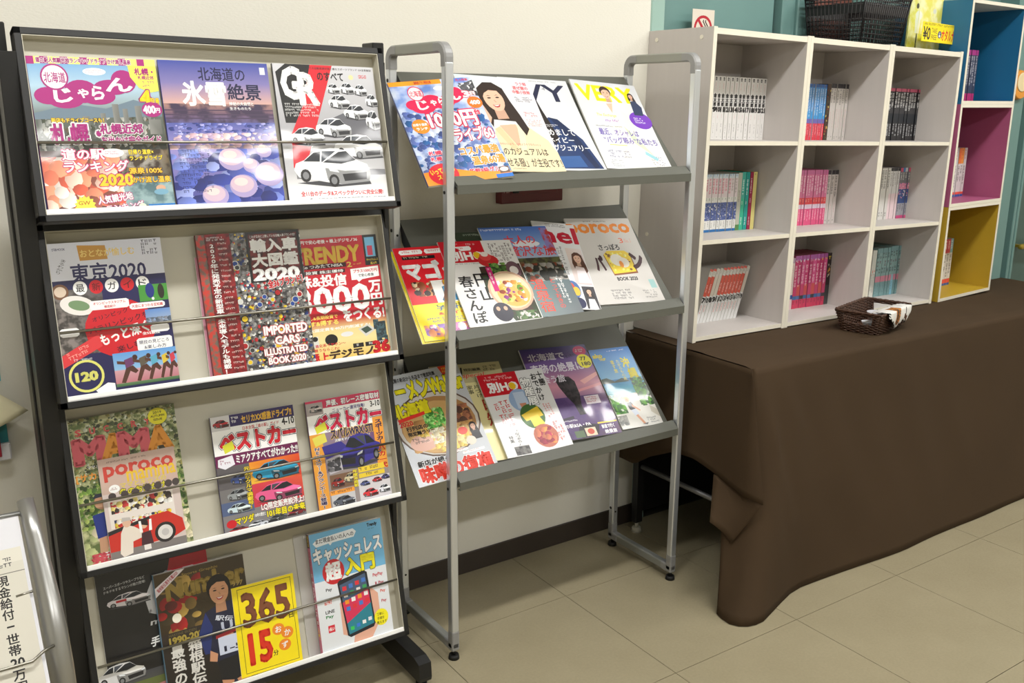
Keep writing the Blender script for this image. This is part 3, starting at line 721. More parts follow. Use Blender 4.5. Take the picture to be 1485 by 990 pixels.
def cov_gr(W, H):
    c = Cov(W, H, 7); G = (196, 196, 202)
    c.R(0, 0, 1, 1, [(0, (205, 205, 210)), (.45, (170, 170, 176)), (.78, (196, 196, 200)), (.88, (232, 232, 234)), (1, (236, 236, 238))])
    c.P([(.12, 0), (.36, 0), (.22, .42), (.06, .42), (.02, .06)], (22, 22, 24)); c.P([(.36, 0), (.58, 0), (.2, .74), (.08, .74), (.1, .5), (.24, .3)], (208, 22, 40))
    c.P([(.78, .3), (1, .38), (1, .62), (.5, .5), (.34, .44)], (96, 96, 104)); c.P([(.1, .74), (1, .76), (1, .8), (.1, .82)], (120, 120, 126))
    W2 = (234, 236, 240)
    for u, v, w, h in ((.5, .13, .13, .08), (.63, .12, .15, .09), (.77, .13, .14, .09), (.88, .2, .13, .1), (.5, .21, .22, .11), (.64, .28, .26, .12), (.86, .32, .15, .16), (.34, .38, .36, .15), (.08, .45, .34, .14)): c.car(u, v, w, h, W2)
    c.car(.5, .5, .5, .19, W2); c.car(.08, .6, .76, .29, (240, 241, 244))
    c.T('G', .07, .03, .24, .24, WH, .05); c.T('R', .235, .07, .4, .28, WH, .05); c.T('のすべて', .42, .05, .68, .11, BK, .03)
    c.T('すべての自動車愛好者に贈るスポーツブランド GR全車解説', .3, .015, .98, .032, BK, .01); c.marks(.07, .28, .42, .38, (220, 220, 220), 5)
    c.E(.76, .08, .025, .018, (236, 214, 160)); c.T('GRG-03', .84, .06, .92, .085, RD, .02)
    c.T('全11台のデータ&スペックがついに完全公開!', .12, .91, .95, .945, RD, .03); c.T('ヴィッツGRMN 86 GR アクア GR SPORT プリウスα GR SPORT', .2, .958, .97, .985, (50, 50, 56), .02)
    return c
def cov_tokyo(W, H):
    c = Cov(W, H, 9)
    c.R(0, 0, 1, .25, (226, 228, 240)); c.R(0, .24, 1, 1, (34, 32, 84)); c.R(0, .3, .42, .72, [(128, 122, 118), (90, 84, 90), (120, 112, 112), (150, 140, 136)], ((70, 66, 64), 60))
    c.P([(.26, .02), (.5, .03), (.51, .12), (.27, .12)], (204, 146, 40)); c.T('おとなが愉しむ', .28, .05, .75, .1, (244, 214, 120), .02)
    c.T('東京2020', .18, .14, .83, .26, (36, 34, 90), .02); c.T('ぴあMOOK', .05, .03, .16, .048, (60, 60, 110), .02); c.T('まるわかり', .08, .1, .13, .2, (40, 40, 60), 0, vert=True, rot=-.5); c.marks(.82, .01, .97, .14, (40, 40, 70), 4, True)
    for i, (ch, col, tc) in enumerate((('最', WH, BK), ('新', RD, (90, 10, 20)), ('ガ', WH, BK), ('イ', RD, (90, 10, 20)), ('ド', WH, BK))):
        c.E(.24+.136*i, .295, .06, .045, col); c.T(ch, .205+.136*i, .27, .275+.136*i, .32, tc, .01)
    c.E(.07, .31, .07, .05, (120, 84, 60)); c.E(.07, .31, .05, .034, (220, 200, 180)); c.E(.2, .405, .15, .062, (236, 232, 228), rot=.25); c.E(.21, .405, .09, .032, (120, 150, 110), rot=.25)
    c.R(.74, .31, 1, .42, (72, 150, 60)); c.E(.84, .35, .04, .05, (30, 50, 130)); c.E(.94, .36, .03, .05, (40, 40, 30)); c.E(.86, .405, .012, .01, WH)
    c.E(.54, .575, .31, .19, RD); c.T('オリンピック', .3, .47, .62, .5, (60, 16, 40), .01, rot=.2); c.T('パラリンピックを', .26, .52, .8, .56, (60, 16, 40), .01, rot=.2); c.T('もっと深く', .34, .575, .78, .65, WH, .035, rot=.22); c.T('楽しむ!', .48, .68, .72, .72, (60, 16, 40), .01, rot=.2)
    for u0, v0, u1, v1 in ((.3, .385, .64, .445), (.64, .425, .96, .465), (.02, .545, .18, .6), (.8, .58, .97, .63), (.66, .66, .98, .745)):
        c.P([(u0, v0+.01), (u0+.02, v0), (u1-.02, v0), (u1, v0+.01), (u1, v1-.01), (u1-.02, v1), (u0+.02, v1), (u0, v1-.01)], WH)
    c.T('オリンピックスタジアム', .33, .395, .61, .412, RD, .02); c.T('徹底紹介', .42, .42, .52, .437, RD, .02); c.T('大会にまつわる豆知識', .66, .435, .94, .455, RD, .02); c.T('競技の見どころ', .68, .675, .95, .7, NV, .01); c.T('&楽しみ方', .72, .71, .92, .735, NV, .01); c.T('全55競技', .72, .62, .88, .64, WH, .02)
    c.R(.77, .475, 1, .57, [(90, 140, 210), (110, 150, 214), (170, 186, 206), (150, 170, 200)]); c.blobs(.77, .53, 1, .57, 30, [(90, 100, 116), (130, 136, 150)], .01, .03, 4)
    c.P([(0, .72), (.34, .6), (.36, .68), (.0, .8)], (222, 60, 66)); c.marks(.05, .67, .3, .73, (250, 170, 160), 2, rot=-.33)
    c.ring(.19, .86, .15, .105, .022, (226, 224, 120)); c.T('120', .1, .835, .28, .89, (226, 224, 120), .06); c.marks(.1, .745, .3, .765, (220, 220, 230), 1); c.P([(.25, .96), (.36, .92), (.42, .93), (.42, .985), (.28, .99)], WH)
    c.R(.43, .74, 1, .96, [(0, (100, 160, 224)), (.5, (140, 186, 226)), (.52, (206, 160, 170)), (.9, (190, 120, 130)), (.91, (96, 130, 90)), (1, (60, 100, 60))])
    for i, (u, cl) in enumerate(((.55, (110, 60, 110)), (.68, (96, 88, 74)), (.78, (90, 170, 200)), (.88, (220, 190, 60)), (.95, (206, 60, 80)))):
        k = .9-.1*i; c.P([(u-.03*k, .79), (u+.05*k, .775), (u+.07*k, .82), (u-.02*k, .85)], cl); c.P([(u-.02*k, .845), (u+.05*k, .83), (u+.1*k, .87), (u+.07*k, .885), (u+.02*k, .865), (u-.04*k, .94), (u-.08*k, .935)], (84, 50, 40)); c.E(u+.08*k, .78, .026*k, .02*k, (70, 42, 34)); c.P([(u-.02, .8), (u-.1*k, .79), (u-.1*k, .81), (u-.02, .82)], (90, 54, 42))
    return c
def cov_import(W, H):
    c = Cov(W, H, 11); c.R(0, 0, 1, 1, (132, 130, 128), ((60, 58, 60), 110))
    c.blobs(.24, 0, 1, 1, 1100, [(200, 200, 196), (226, 226, 222), (96, 96, 98), (180, 40, 46), (40, 60, 120), (226, 190, 40), (130, 130, 134), (24, 24, 26), (150, 150, 150), (110, 70, 60), (180, 180, 178)], .008, .02, 7)
    for i in range(26):
        u, v = c.r.uniform(.28, .94), c.r.uniform(.05, .97); r = c.r.uniform(.025, .038); c.E(u, v, r, r*.72, c.r.choice([(220, 220, 216), (30, 30, 32), (190, 190, 188)])); c.E(u, v, r*.75, r*.54, c.r.choice([(36, 70, 150), (170, 30, 36), (230, 196, 40), (60, 60, 64), (210, 210, 206)]))
    c.R(0, 0, .08, 1, (110, 100, 90), ((200, 60, 50), 90)); c.R(.08, 0, .31, 1, (150, 28, 34), ((96, 16, 22), 70)); c.T('2020年に発売予定の新型車・未来導入モデルも掲載！', .1, .07, .17, .97, WH, .03, vert=True)
    for i in range(24): c.marks(.19, .06+i*.038, .3, .078+i*.038, (236, 220, 214), 1, dens=.9)
    c.marks(.09, .02, .28, .05, WH, 2)
    c.R(.46, 0, .99, .36, (26, 24, 26)); c.R(.485, .018, .965, .345, (120, 34, 34), ((60, 20, 22), 80)); c.T('これが日本に上陸している全輸入車ブランドだ!', .5, .025, .95, .045, WH, .01)
    c.T('輸入車', .5, .055, .95, .145, WH, .045); c.T('大図鑑', .5, .16, .95, .25, WH, .045); c.T('2020', .5, .27, .94, .345, WH, .06)
    c.T('全36ブランド！', .62, .34, .97, .395, RD, .05, WH, .05, rot=.1)
    for s, v0, v1, u0, u1 in (('IMPORTED', .68, .74, .52, .95), ('CARS', .76, .815, .62, .86), ('ILLUSTRATED', .84, .885, .5, .93), ('BOOK 2020', .905, .95, .53, .9)): c.T(s, u0, v0, u1, v1, WH, .05, (200, 50, 60), .05)
    return c
def cov_trendy(W, H):
    c = Cov(W, H, 13); c.R(0, 0, 1, .68, (196, 24, 44)); c.R(0, .66, 1, 1, [(0, (190, 30, 40)), (.25, (238, 214, 150)), (.5, (240, 222, 160)), (1, (226, 186, 90))])
    c.T('3000万円で安心老後 + 極上デジモノ36', .02, .015, .78, .045, WH, .03); c.T('TRENDY', .06, .08, .78, .2, (226, 186, 66), .05); c.R(.02, .21, .62, .245, (60, 20, 24)); c.T('iDeCo つみたてNISA', .04, .213, .58, .24, WH, .02)
    c.R(.02, .26, .6, .29, (60, 20, 24)); c.T('アド投資 株主優待', .04, .262, .58, .287, WH, .02); c.T('2', .63, .21, .68, .25, (226, 196, 90), .03); c.marks(.7, .225, .8, .24, (226, 196, 90), 1)
    c.T('株&投信', .08, .3, .6, .39, WH, .035); c.P([(.66, .27), (.98, .26), (.98, .345), (.78, .36), (.74, .38), (.72, .36), (.66, .36)], WH); c.T('プラス1000万円', .69, .278, .96, .305, RD, .03); c.T('で安心老後', .74, .315, .92, .34, BK, .02)
    c.T('3000', .03, .4, .83, .6, WH, .035); c.T('万円', .85, .38, .98, .58, WH, .04, vert=True); c.T('をつくる!', .52, .6, .98, .69, WH, .045); c.T('とうかし&長期投資で', .0, .62, .45, .65, (250, 226, 110), .02); c.T('増やす&得する', .0, .66, .45, .7, (250, 226, 110), .04)
    c.T('5大固定費を40万円削減する!', .1, .72, .8, .745, WH, .02); c.R(.84, 0, 1, .25, (24, 22, 24)); c.R(.86, .02, .97, .18, (110, 176, 214)); c.R(.88, .09, .94, .17, (196, 60, 90)); c.T('キャッシュレス', .86, .195, .99, .215, (226, 200, 60), .02); c.T('超入門', .9, .225, .97, .245, (226, 200, 60), .02)
    c.R(.14, .78, .21, .87, (220, 220, 216)); c.E(.175, .8, .03, .02, BK); c.E(.35, .82, .07, .045, BK); c.E(.53, .79, .07, .02, (230, 230, 232)); c.P([(.66, .76), (.78, .73), (.86, .78), (.74, .83)], (210, 210, 206)); c.P([(.69, .765), (.77, .745), (.82, .78), (.74, .805)], (60, 80, 70))
    for a in ((.84, .7, .9, .78), (.9, .72, .98, .86), (.86, .78, .92, .88), (.95, .84, .99, .9)): c.R(*a, (70, 100, 110), ((40, 50, 56), 120))
    for i in range(3): c.R(.58+i*.14, .875, .7+i*.14, .91, (30, 26, 30)); c.marks(.6+i*.14, .88, .69+i*.14, .905, WH, 1)
    c.T('スマホ、進化系イヤホン～', .0, .845, .5, .87, RD, .02); c.T('年、1つ買うならこれ!', .0, .88, .42, .905, RD, .02); c.T('極上', .1, .915, .3, .985, RD, .045); c.T('デジモノ', .31, .91, .8, .98, (60, 40, 30), .05); c.T('36', .81, .88, .99, .97, RD, .06)
    return c
def cov_mama(W, H):
    c = Cov(W, H, 15); c.R(0, 0, 1, 1, (96, 112, 64), ((196, 196, 150), 45)); c.blobs(0, 0, 1, .45, 900, [(76, 88, 56), (120, 130, 80), (160, 162, 120), (196, 200, 180), (54, 60, 42), (140, 134, 80), (100, 110, 66)], .008, .024, 5)
    c.blobs(0, .45, 1, .75, 500, [(70, 104, 48), (112, 146, 64), (160, 176, 96), (50, 70, 36)], .01, .028, 5); c.blobs(0, .75, 1, 1, 100, [(200, 196, 160), (176, 184, 130), (220, 210, 180)], .02, .06, 6); c.R(.78, .3, .83, .5, (60, 70, 60)); c.R(.8, .1, .86, .3, (56, 52, 40))
    for i, ch in enumerate('SUCCRY'): c.T(ch, .08+.125*i, .075, .125+.125*i, .115, (214, 84, 84), .04)
    for ch, u, cl in (('M', .06, (214, 96, 108)), ('A', .3, (228, 150, 52)), ('M', .46, (214, 96, 108)), ('A', .72, (228, 150, 52))): c.T(ch, u, .15, u+(.24 if ch == 'M' else .2), .3, cl, .085)
    c.T('ママと子育てをもっと素敵に', .14, .325, .6, .35, WH, .02); c.T('[サカママ]', .03, .375, .4, .43, (226, 150, 60), .03)
    c.E(.83, .07, .09, .058, (236, 226, 40)); c.T('2019', .79, .035, .87, .052, BK, .02); c.T('AUTUMN', .765, .06, .895, .075, BK, .02); c.T('ISSUE', .79, .085, .87, .1, BK, .02)
    c.E(.22, .58, .07, .05, (196, 150, 120)); c.P([(.14, .55), (.3, .54), (.27, .52), (.17, .52)], (40, 44, 60)); c.P([(.12, .66), (.3, .64), (.34, .8), (.14, .82)], (30, 50, 130)); c.P([(.15, .82), (.33, .8), (.34, .92), (.27, .92), (.24, .84), (.2, .94), (.14, .94)], (196, 150, 120)); c.R(.13, .92, .35, .96, (226, 226, 230))
    c.T('発売', .06, .92, .34, .985, (214, 84, 96), .06)
    return c
def cov_poroco_mama(W, H):
    c = Cov(W, H, 17); c.R(0, 0, 1, .34, (206, 178, 166)); c.R(0, .34, 1, 1, (216, 200, 196)); c.marks(.07, .03, .7, .05, (90, 70, 70), 1)
    c.T('poroco', .06, .08, .96, .22, (206, 72, 62), .03); c.T('mamma', .34, .16, .98, .255, (236, 196, 60), .02); c.E(.16, .3, .07, .04, WH); c.marks(.11, .285, .21, .315, (150, 80, 80), 2); c.T('ママとキッズの', .24, .255, .84, .31, (226, 206, 90), .03); c.T('冬のお出かけ', .22, .315, .82, .38, (230, 220, 60), .035, BK, .06)
    for x in (.12, .28, .42, .58, .72, .86, .96): c.E(x, .37-.02*(x > .5), .05, .036, (76, 66, 66))
    c.R(.05, .42, .9, .68, (236, 228, 222)); c.blobs(.08, .42, .88, .54, 110, [(236, 220, 190), (60, 50, 50), (226, 206, 120), (190, 60, 60), (240, 236, 230)], .02, .05, 8); c.blobs(.1, .6, .85, .68, 80, [(226, 196, 60), (190, 50, 50), (40, 50, 90), (240, 230, 220)], .02, .04, 7)
    c.P([(0, .7), (.55, .63), (.8, .62), (.98, .72), (1, .84), (.86, .88), (.4, .9), (.05, .92), (0, .9)], (204, 50, 40)); c.P([(0, .7), (.55, .63), (.55, .66), (0, .74)], (40, 36, 40)); c.R(0, .9, 1, 1, (130, 124, 122))
    c.E(.73, .82, .14, .1, (40, 36, 38)); c.E(.73, .82, .1, .072, (226, 222, 220)); c.E(.73, .82, .05, .036, (200, 196, 196))
    c.P([(.12, .93), (.16, .74), (.22, .66), (.34, .7), (.44, .76), (.42, .82), (.3, .84), (.28, .95), (.16, .97)], (236, 226, 214)); c.E(.25, .65, .055, .042, (226, 186, 160)); c.P([(.18, .63), (.2, .59), (.3, .6), (.31, .63)], (196, 190, 186))
    c.P([(.4, .9), (.42, .78), (.54, .77), (.56, .9)], (70, 40, 50)); c.E(.46, .7, .05, .04, (222, 180, 150)); c.P([(.4, .69), (.44, .65), (.52, .67), (.52, .72)], (40, 30, 32)); c.P([(.4, .77), (.4, .66), (.43, .66), (.44, .77)], WH); c.P([(.52, .77), (.54, .66), (.57, .66), (.56, .77)], WH); c.R(.43, .9, .52, .95, (236, 230, 226))
    return c
def cov_best1(W, H):
    c = Cov(W, H, 19); c.R(0, 0, 1, .1, (44, 30, 90)); c.R(0, .1, 1, .33, WH); c.R(0, .33, 1, .43, (110, 26, 80)); c.R(0, .43, .38, 1, (96, 92, 96)); c.R(.38, .43, 1, .62, [(240, 150, 40), (226, 80, 40), (214, 60, 40), (240, 190, 60)]); c.R(.38, .62, 1, .86, [(214, 60, 80), (226, 90, 60), (200, 40, 60), (190, 50, 70)]); c.R(0, .82, 1, 1, (130, 128, 132))
    c.R(0, .0, .22, .12, (216, 214, 216)); c.car(.02, .03, .19, .07, (170, 30, 40)); c.T('セリカXX感激ドライブ!!', .36, .02, .97, .085, (240, 190, 60), .04); c.marks(.24, .02, .35, .08, WH, 2)
    c.T('日本全国「道の駅」ガイド', .36, .115, .8, .145, (200, 40, 50), .02); c.T('4-10', .84, .1, .99, .16, BK, .03); c.T('ベストカー', .08, .16, .99, .3, (222, 26, 50), .055, WH, .04, o2=(60, 60, 90), ow2=.07); c.P([(.1, .25), (.22, .22), (.24, .29), (.12, .32)], (226, 226, 60))
    c.T('ミアクアすべてがわかった!!', .24, .345, .99, .415, WH, .04, (110, 26, 80), .05); c.P([(.03, .36), (.2, .34), (.22, .42), (.1, .45), (.02, .42)], (240, 240, 250)); c.marks(.05, .365, .19, .415, (150, 30, 90), 2)
    c.car(.4, .45, .58, .17, (40, 160, 206)); c.car(.4, .64, .58, .17, (232, 96, 150)); c.car(.14, .5, .23, .1, (70, 90, 160)); c.R(0, .62, .3, .73, (120, 118, 120)); c.car(.08, .63, .26, .1, (150, 156, 160)); c.R(0, .73, .38, .84, (84, 100, 140)); c.car(.06, .75, .28, .09, (206, 226, 236))
    c.T('元気なクルマ満載号!', .31, .46, .38, .82, (246, 220, 60), .03, vert=True, o=BK, ow=.05); c.T('LQ限定販売説浮上!', .46, .8, .99, .86, WH, .04, (190, 30, 60), .05)
    c.T('マツダ', .14, .87, .36, .93, (246, 230, 40), .05, BK, .05, rot=.05); c.T('100年の歴史と', .37, .87, .5, .9, WH, .03); c.T('101年目の未来', .52, .865, .99, .925, (246, 230, 40), .05, BK, .05); c.E(.09, .915, .06, .035, RD)
    for i, cl in enumerate(((150, 50, 50), (216, 220, 230), (70, 74, 78), (130, 34, 44))): c.car(.04+.24*i, .945-.012*i, .24, .055, cl, True)
    return c
def cov_best2(W, H):
    c = Cov(W, H, 21); c.R(0, 0, 1, .08, (206, 50, 90)); c.R(0, .08, 1, .3, WH); c.R(0, .3, .16, 1, (232, 160, 60)); c.R(.16, .3, 1, .68, [(150, 130, 150), (110, 60, 120), (90, 70, 110), (120, 110, 130)]); c.R(.16, .66, 1, 1, (150, 140, 140)); c.R(.86, .24, 1, .72, (240, 160, 60))
    c.R(0, .02, .22, .13, (170, 160, 160)); c.car(.03, .04, .18, .07, (190, 180, 176)); c.T('声優、初レース密着取材', .27, .015, .99, .068, WH, .035, (90, 20, 90), .04); c.T('ニューカー連発特集!', .34, .095, .78, .13, (60, 40, 130), .02); c.T('3-10', .86, .09, .99, .14, BK, .03)
    c.T('ベストカー', .1, .14, .99, .28, (222, 26, 80), .055, WH, .04, o2=(60, 60, 90), ow2=.07); c.P([(.08, .24), (.22, .2), (.24, .27), (.1, .3)], (226, 226, 60)); c.T('スバルWRX STI', .28, .285, .85, .365, (44, 40, 90), .045, (240, 200, 60), .05); c.P([(.03, .33), (.2, .3), (.22, .38), (.06, .41)], (226, 216, 90))
    c.T('次期モデルが見えてきた!', .32, .375, .8, .4, WH, .03, (60, 30, 80), .05); c.P([(.14, .42), (.4, .4), (.5, .48), (.18, .54)], (56, 50, 140)); c.car(.34, .36, .6, .32, (58, 52, 150), True); c.P([(.17, .54), (.36, .52), (.38, .66), (.2, .68)], (190, 186, 196)); c.blobs(.18, .54, .36, .66, 24, [(60, 60, 66), (110, 110, 116)], .02, .05)
    c.T('NEWスラー&グランエース登場!', .03, .42, .12, .97, (44, 30, 90), .03, vert=True, o=WH, ow=.05); c.T('スポーツカー', .89, .27, .98, .5, (50, 30, 80), .045, vert=True); c.T('バカ一代', .89, .51, .99, .72, RD, .05, vert=True, o=(250, 220, 80), ow=.05)
    c.R(.19, .69, .55, .82, (120, 90, 70)); c.car(.2, .72, .18, .09, (150, 40, 36)); c.car(.38, .7, .17, .09, (206, 196, 160)); c.R(.17, .83, .5, .87, (240, 160, 60)); c.marks(.18, .835, .49, .865, (60, 20, 60), 1); c.R(.18, .87, .5, .99, (200, 200, 204)); c.car(.19, .89, .3, .09, (90, 96, 110))
    c.T('年度末商戦', .5, .68, .57, .84, (240, 226, 60), .03, vert=True, o=(120, 20, 90), ow=.06); c.R(.58, .67, .94, .72, (236, 206, 60)); c.marks(.59, .675, .93, .715, (40, 30, 60), 1); c.R(.58, .73, .94, .77, (236, 206, 60)); c.marks(.59, .735, .93, .765, (40, 30, 60), 1)
    c.R(.56, .78, 1, .99, (214, 210, 216)); c.car(.58, .8, .14, .05, (80, 90, 150)); c.car(.75, .79, .14, .05, (190, 40, 50)); c.car(.88, .78, .12, .05, (60, 60, 120)); c.car(.6, .88, .22, .08, (214, 50, 60)); c.car(.82, .87, .17, .08, (226, 228, 238))
    return c
def cov_grmag(W, H):
    c = Cov(W, H, 23); c.R(0, 0, 1, 1, (24, 23, 25)); c.P([(.66, 0), (1, 0), (1, .18), (.58, .2)], (190, 24, 44)); c.T('GR', .42, .1, .96, .36, (206, 206, 210), .05, sk=.2); c.T('magazine', .42, .39, .9, .44, (226, 226, 228), .02, sk=.2)
    c.T('スーパースポーツやスープラなど', .06, .08, .42, .1, (190, 190, 190), .01, rot=.05); c.T('ドキドキするマシンの魅力登場!', .06, .11, .42, .13, (190, 190, 190), .01, rot=.05); c.car(.07, .16, .38, .1, (216, 210, 214)); c.R(.15, .2, .24, .215, (180, 30, 40))
    c.T('手にする', .4, .51, .72, .575, WH, .03, sk=.2); c.marks(.47, .585, .7, .61, (200, 200, 200), 1); c.R(0, .72, 1, 1, [(70, 70, 76), (70, 70, 76), (90, 96, 70), (90, 104, 60)]); c.R(0, .78, 1, .84, (98, 108, 56)); c.P([(.3, .84), (1, .8), (1, .92), (.4, .94)], (196, 130, 130)); c.P([(0, .86), (.2, .82), (.4, .84), (.5, .95), (.4, 1), (0, 1)], (92, 160, 146)); c.car(-.1, .62, .42, .15, (222, 222, 224)); c.car(.55, .68, .45, .22, (206, 208, 212), True)
    return c
def cov_runner(W, H):
    c = Cov(W, H, 25); c.R(0, 0, 1, 1, [(70, 54, 26), (60, 48, 28), (20, 18, 18), (24, 20, 18)]); c.blobs(0, .05, .5, .5, 26, [(120, 96, 50), (170, 140, 70), (90, 30, 26), (150, 30, 30), (60, 50, 30)], .05, .12, 12); c.E(.19, .36, .05, .036, (250, 244, 226)); c.R(0, .46, 1, 1, [(50, 40, 34), (28, 24, 24), (20, 18, 18), (22, 20, 20)])
    c.T('Sports Graphic', .3, .035, .7, .06, (150, 126, 60), .02); c.T('Number', .12, .07, .98, .21, (150, 126, 58), .055); c.T('997', .84, .2, .96, .235, (170, 146, 80), .02); c.P([(.0, .1), (.24, .0), (.34, 0), (.0, .17)], (232, 222, 226)); c.T('箱根駅伝選手名鑑2020', .0, .055, .28, .085, (180, 40, 60), .02, rot=.62)
    c.T('HAKONE EKIDEN', .08, .47, .38, .49, (96, 86, 56), .02); c.T('1990-2020', .08, .5, .5, .55, (176, 156, 70), .05); c.T('最強の襷', .08, .57, .22, .97, (226, 224, 220), .03, vert=True); c.T('箱根駅伝', .27, .56, .42, .9, (226, 224, 220), .03, vert=True)
    c.P([(.44, .66), (.4, .52), (.5, .38), (.66, .34), (.84, .33), (.96, .42), (.98, .62), (.9, .8), (.88, .98), (.6, .98), (.56, .8), (.5, .72)], (28, 32, 58)); c.P([(.4, .54), (.5, .38), (.56, .5), (.5, .7), (.44, .7)], (36, 50, 110)); c.P([(.5, .68), (.58, .72), (.56, .78), (.48, .76)], (206, 150, 116)); c.E(.72, .62, .08, .04, (206, 150, 116))
    c.R(.6, .6, .92, .74, (206, 214, 236)); c.T('1-5', .66, .68, .86, .72, (30, 34, 60), .03); c.P([(.58, .58), (.94, .55), (.94, .575), (.58, .605)], (170, 40, 50)); c.T('駅伝', .6, .44, .8, .48, (220, 224, 236), .02, rot=-.3); c.T('U', .66, .49, .78, .56, (190, 196, 216), .03)
    c.P([(.58, .9), (.9, .9), (.92, 1), (.78, 1), (.74, .93), (.7, 1), (.6, 1)], (196, 140, 104)); c.P([(.56, .78), (.92, .76), (.94, .92), (.74, .96), (.58, .93)], (22, 22, 28)); c.face(.68, .24, .125, (206, 152, 116), (24, 18, 18), False)
    return c
def cov_365(W, H):
    c = Cov(W, H, 27); Y = (250, 226, 20); c.R(0, 0, 1, 1, Y); c.R(.08, .03, .95, .97, (90, 80, 30)); c.R(.088, .036, .942, .964, Y)
    c.T('365', .14, .1, .88, .46, (128, 74, 46), .035); c.T('日', .86, .43, .93, .49, (60, 50, 20), .02)
    c.T('15', .18, .56, .52, .88, (222, 50, 28), .05); c.T('分', .54, .8, .62, .86, (60, 50, 20), .02)
    for ch, u, v in (('お', .66, .58), ('か', .8, .64), ('ず', .74, .77)): c.E(u, v, .1, .065, OR); c.T(ch, u-.05, v-.035, u+.05, v+.035, WH, .02)
    return c
def cov_cashless(W, H):
    c = Cov(W, H, 29); c.R(0, 0, 1, .4, (112, 178, 218)); c.R(0, .4, 1, 1, (226, 230, 236)); c.T('Trendy', .8, .02, .94, .055, BK, .05); c.marks(.81, .065, .93, .075, BK, 1)
    c.P([(.04, .08), (.1, .05), (.6, .03), (.64, .06), (.6, .1), (.3, .105), (.27, .125), (.25, .105), (.08, .115)], (236, 240, 244)); c.T('まだ現金払いの人への', .08, .05, .6, .09, (40, 50, 70), .02); c.T('キャッシュレス', .03, .13, .97, .26, WH, .045, (30, 50, 90), .03, rot=0); c.E(.27, .345, .15, .105, (196, 36, 44)); c.T('超', .17, .27, .37, .41, WH, .05); c.T('入門', .44, .27, .84, .4, (246, 236, 40), .055, (40, 50, 80), .03)
    c.P([(.3, .62), (.36, .58), (.36, .9), (.3, .88)], (226, 172, 150)); c.P([(.74, .55), (.84, .62), (.84, .84), (.7, .97), (.42, 1), (.46, .9)], (226, 172, 150)); c.P([(.3, .45), (.33, .43), (.68, .4), (.72, .42), (.76, .86), (.73, .89), (.4, .92), (.36, .9)], (28, 30, 40)); c.P([(.325, .47), (.69, .425), (.74, .86), (.385, .895)], (70, 90, 120)); c.P([(.34, .62), (.715, .56), (.725, .72), (.37, .8)], (214, 50, 90)); c.P([(.37, .8), (.725, .68), (.74, .86), (.385, .895)], (40, 130, 150))
    for i in range(4):
        for j in range(4):
            cl = [(220, 50, 60), (240, 240, 240), (60, 160, 90), (70, 120, 200), (240, 150, 40), (230, 226, 220)][(i*3+j*5) % 6]; u = .36+.09*i+.008*j; v = .49-.01*i+.058*j; c.R(u, v, u+.055, v+.035, cl)
    for i in range(4): c.R(.41+.085*i, .835-.012*i, .46+.085*i, .865-.012*i, [(60, 200, 90), (60, 120, 220), (240, 240, 240), (230, 230, 236)][i])
    for s, u0, v0, u1, v1, cl in (('Pay', .14, .47, .22, .5, (60, 60, 66)), ('au PAY', .1, .565, .2, .6, (230, 80, 40)), ('LINE', .1, .65, .22, .675, (40, 40, 46)), ('Pay', .1, .69, .2, .72, (40, 130, 70)), ('PayPay', .8, .45, .94, .485, (200, 40, 60)), ('R Pay', .82, .525, .94, .56, (180, 30, 50)), ('Pay', .88, .6, .95, .63, (220, 80, 40)), ('Pay', .88, .685, .95, .715, (190, 40, 60))): c.T(s, u0, v0, u1, v1, cl, .03)
    c.R(.11, .775, .2, .835, (214, 40, 60)); c.T('d払い', .12, .79, .19, .82, WH, .03); c.E(.85, .66+.17, .1, .07, (244, 232, 30)); c.T('丁寧に', .79, .79, .89, .815, BK, .01); c.T('手順を', .79, .825, .89, .85, BK, .01); c.T('教えます', .78, .86, .92, .885, BK, .01)
    return c
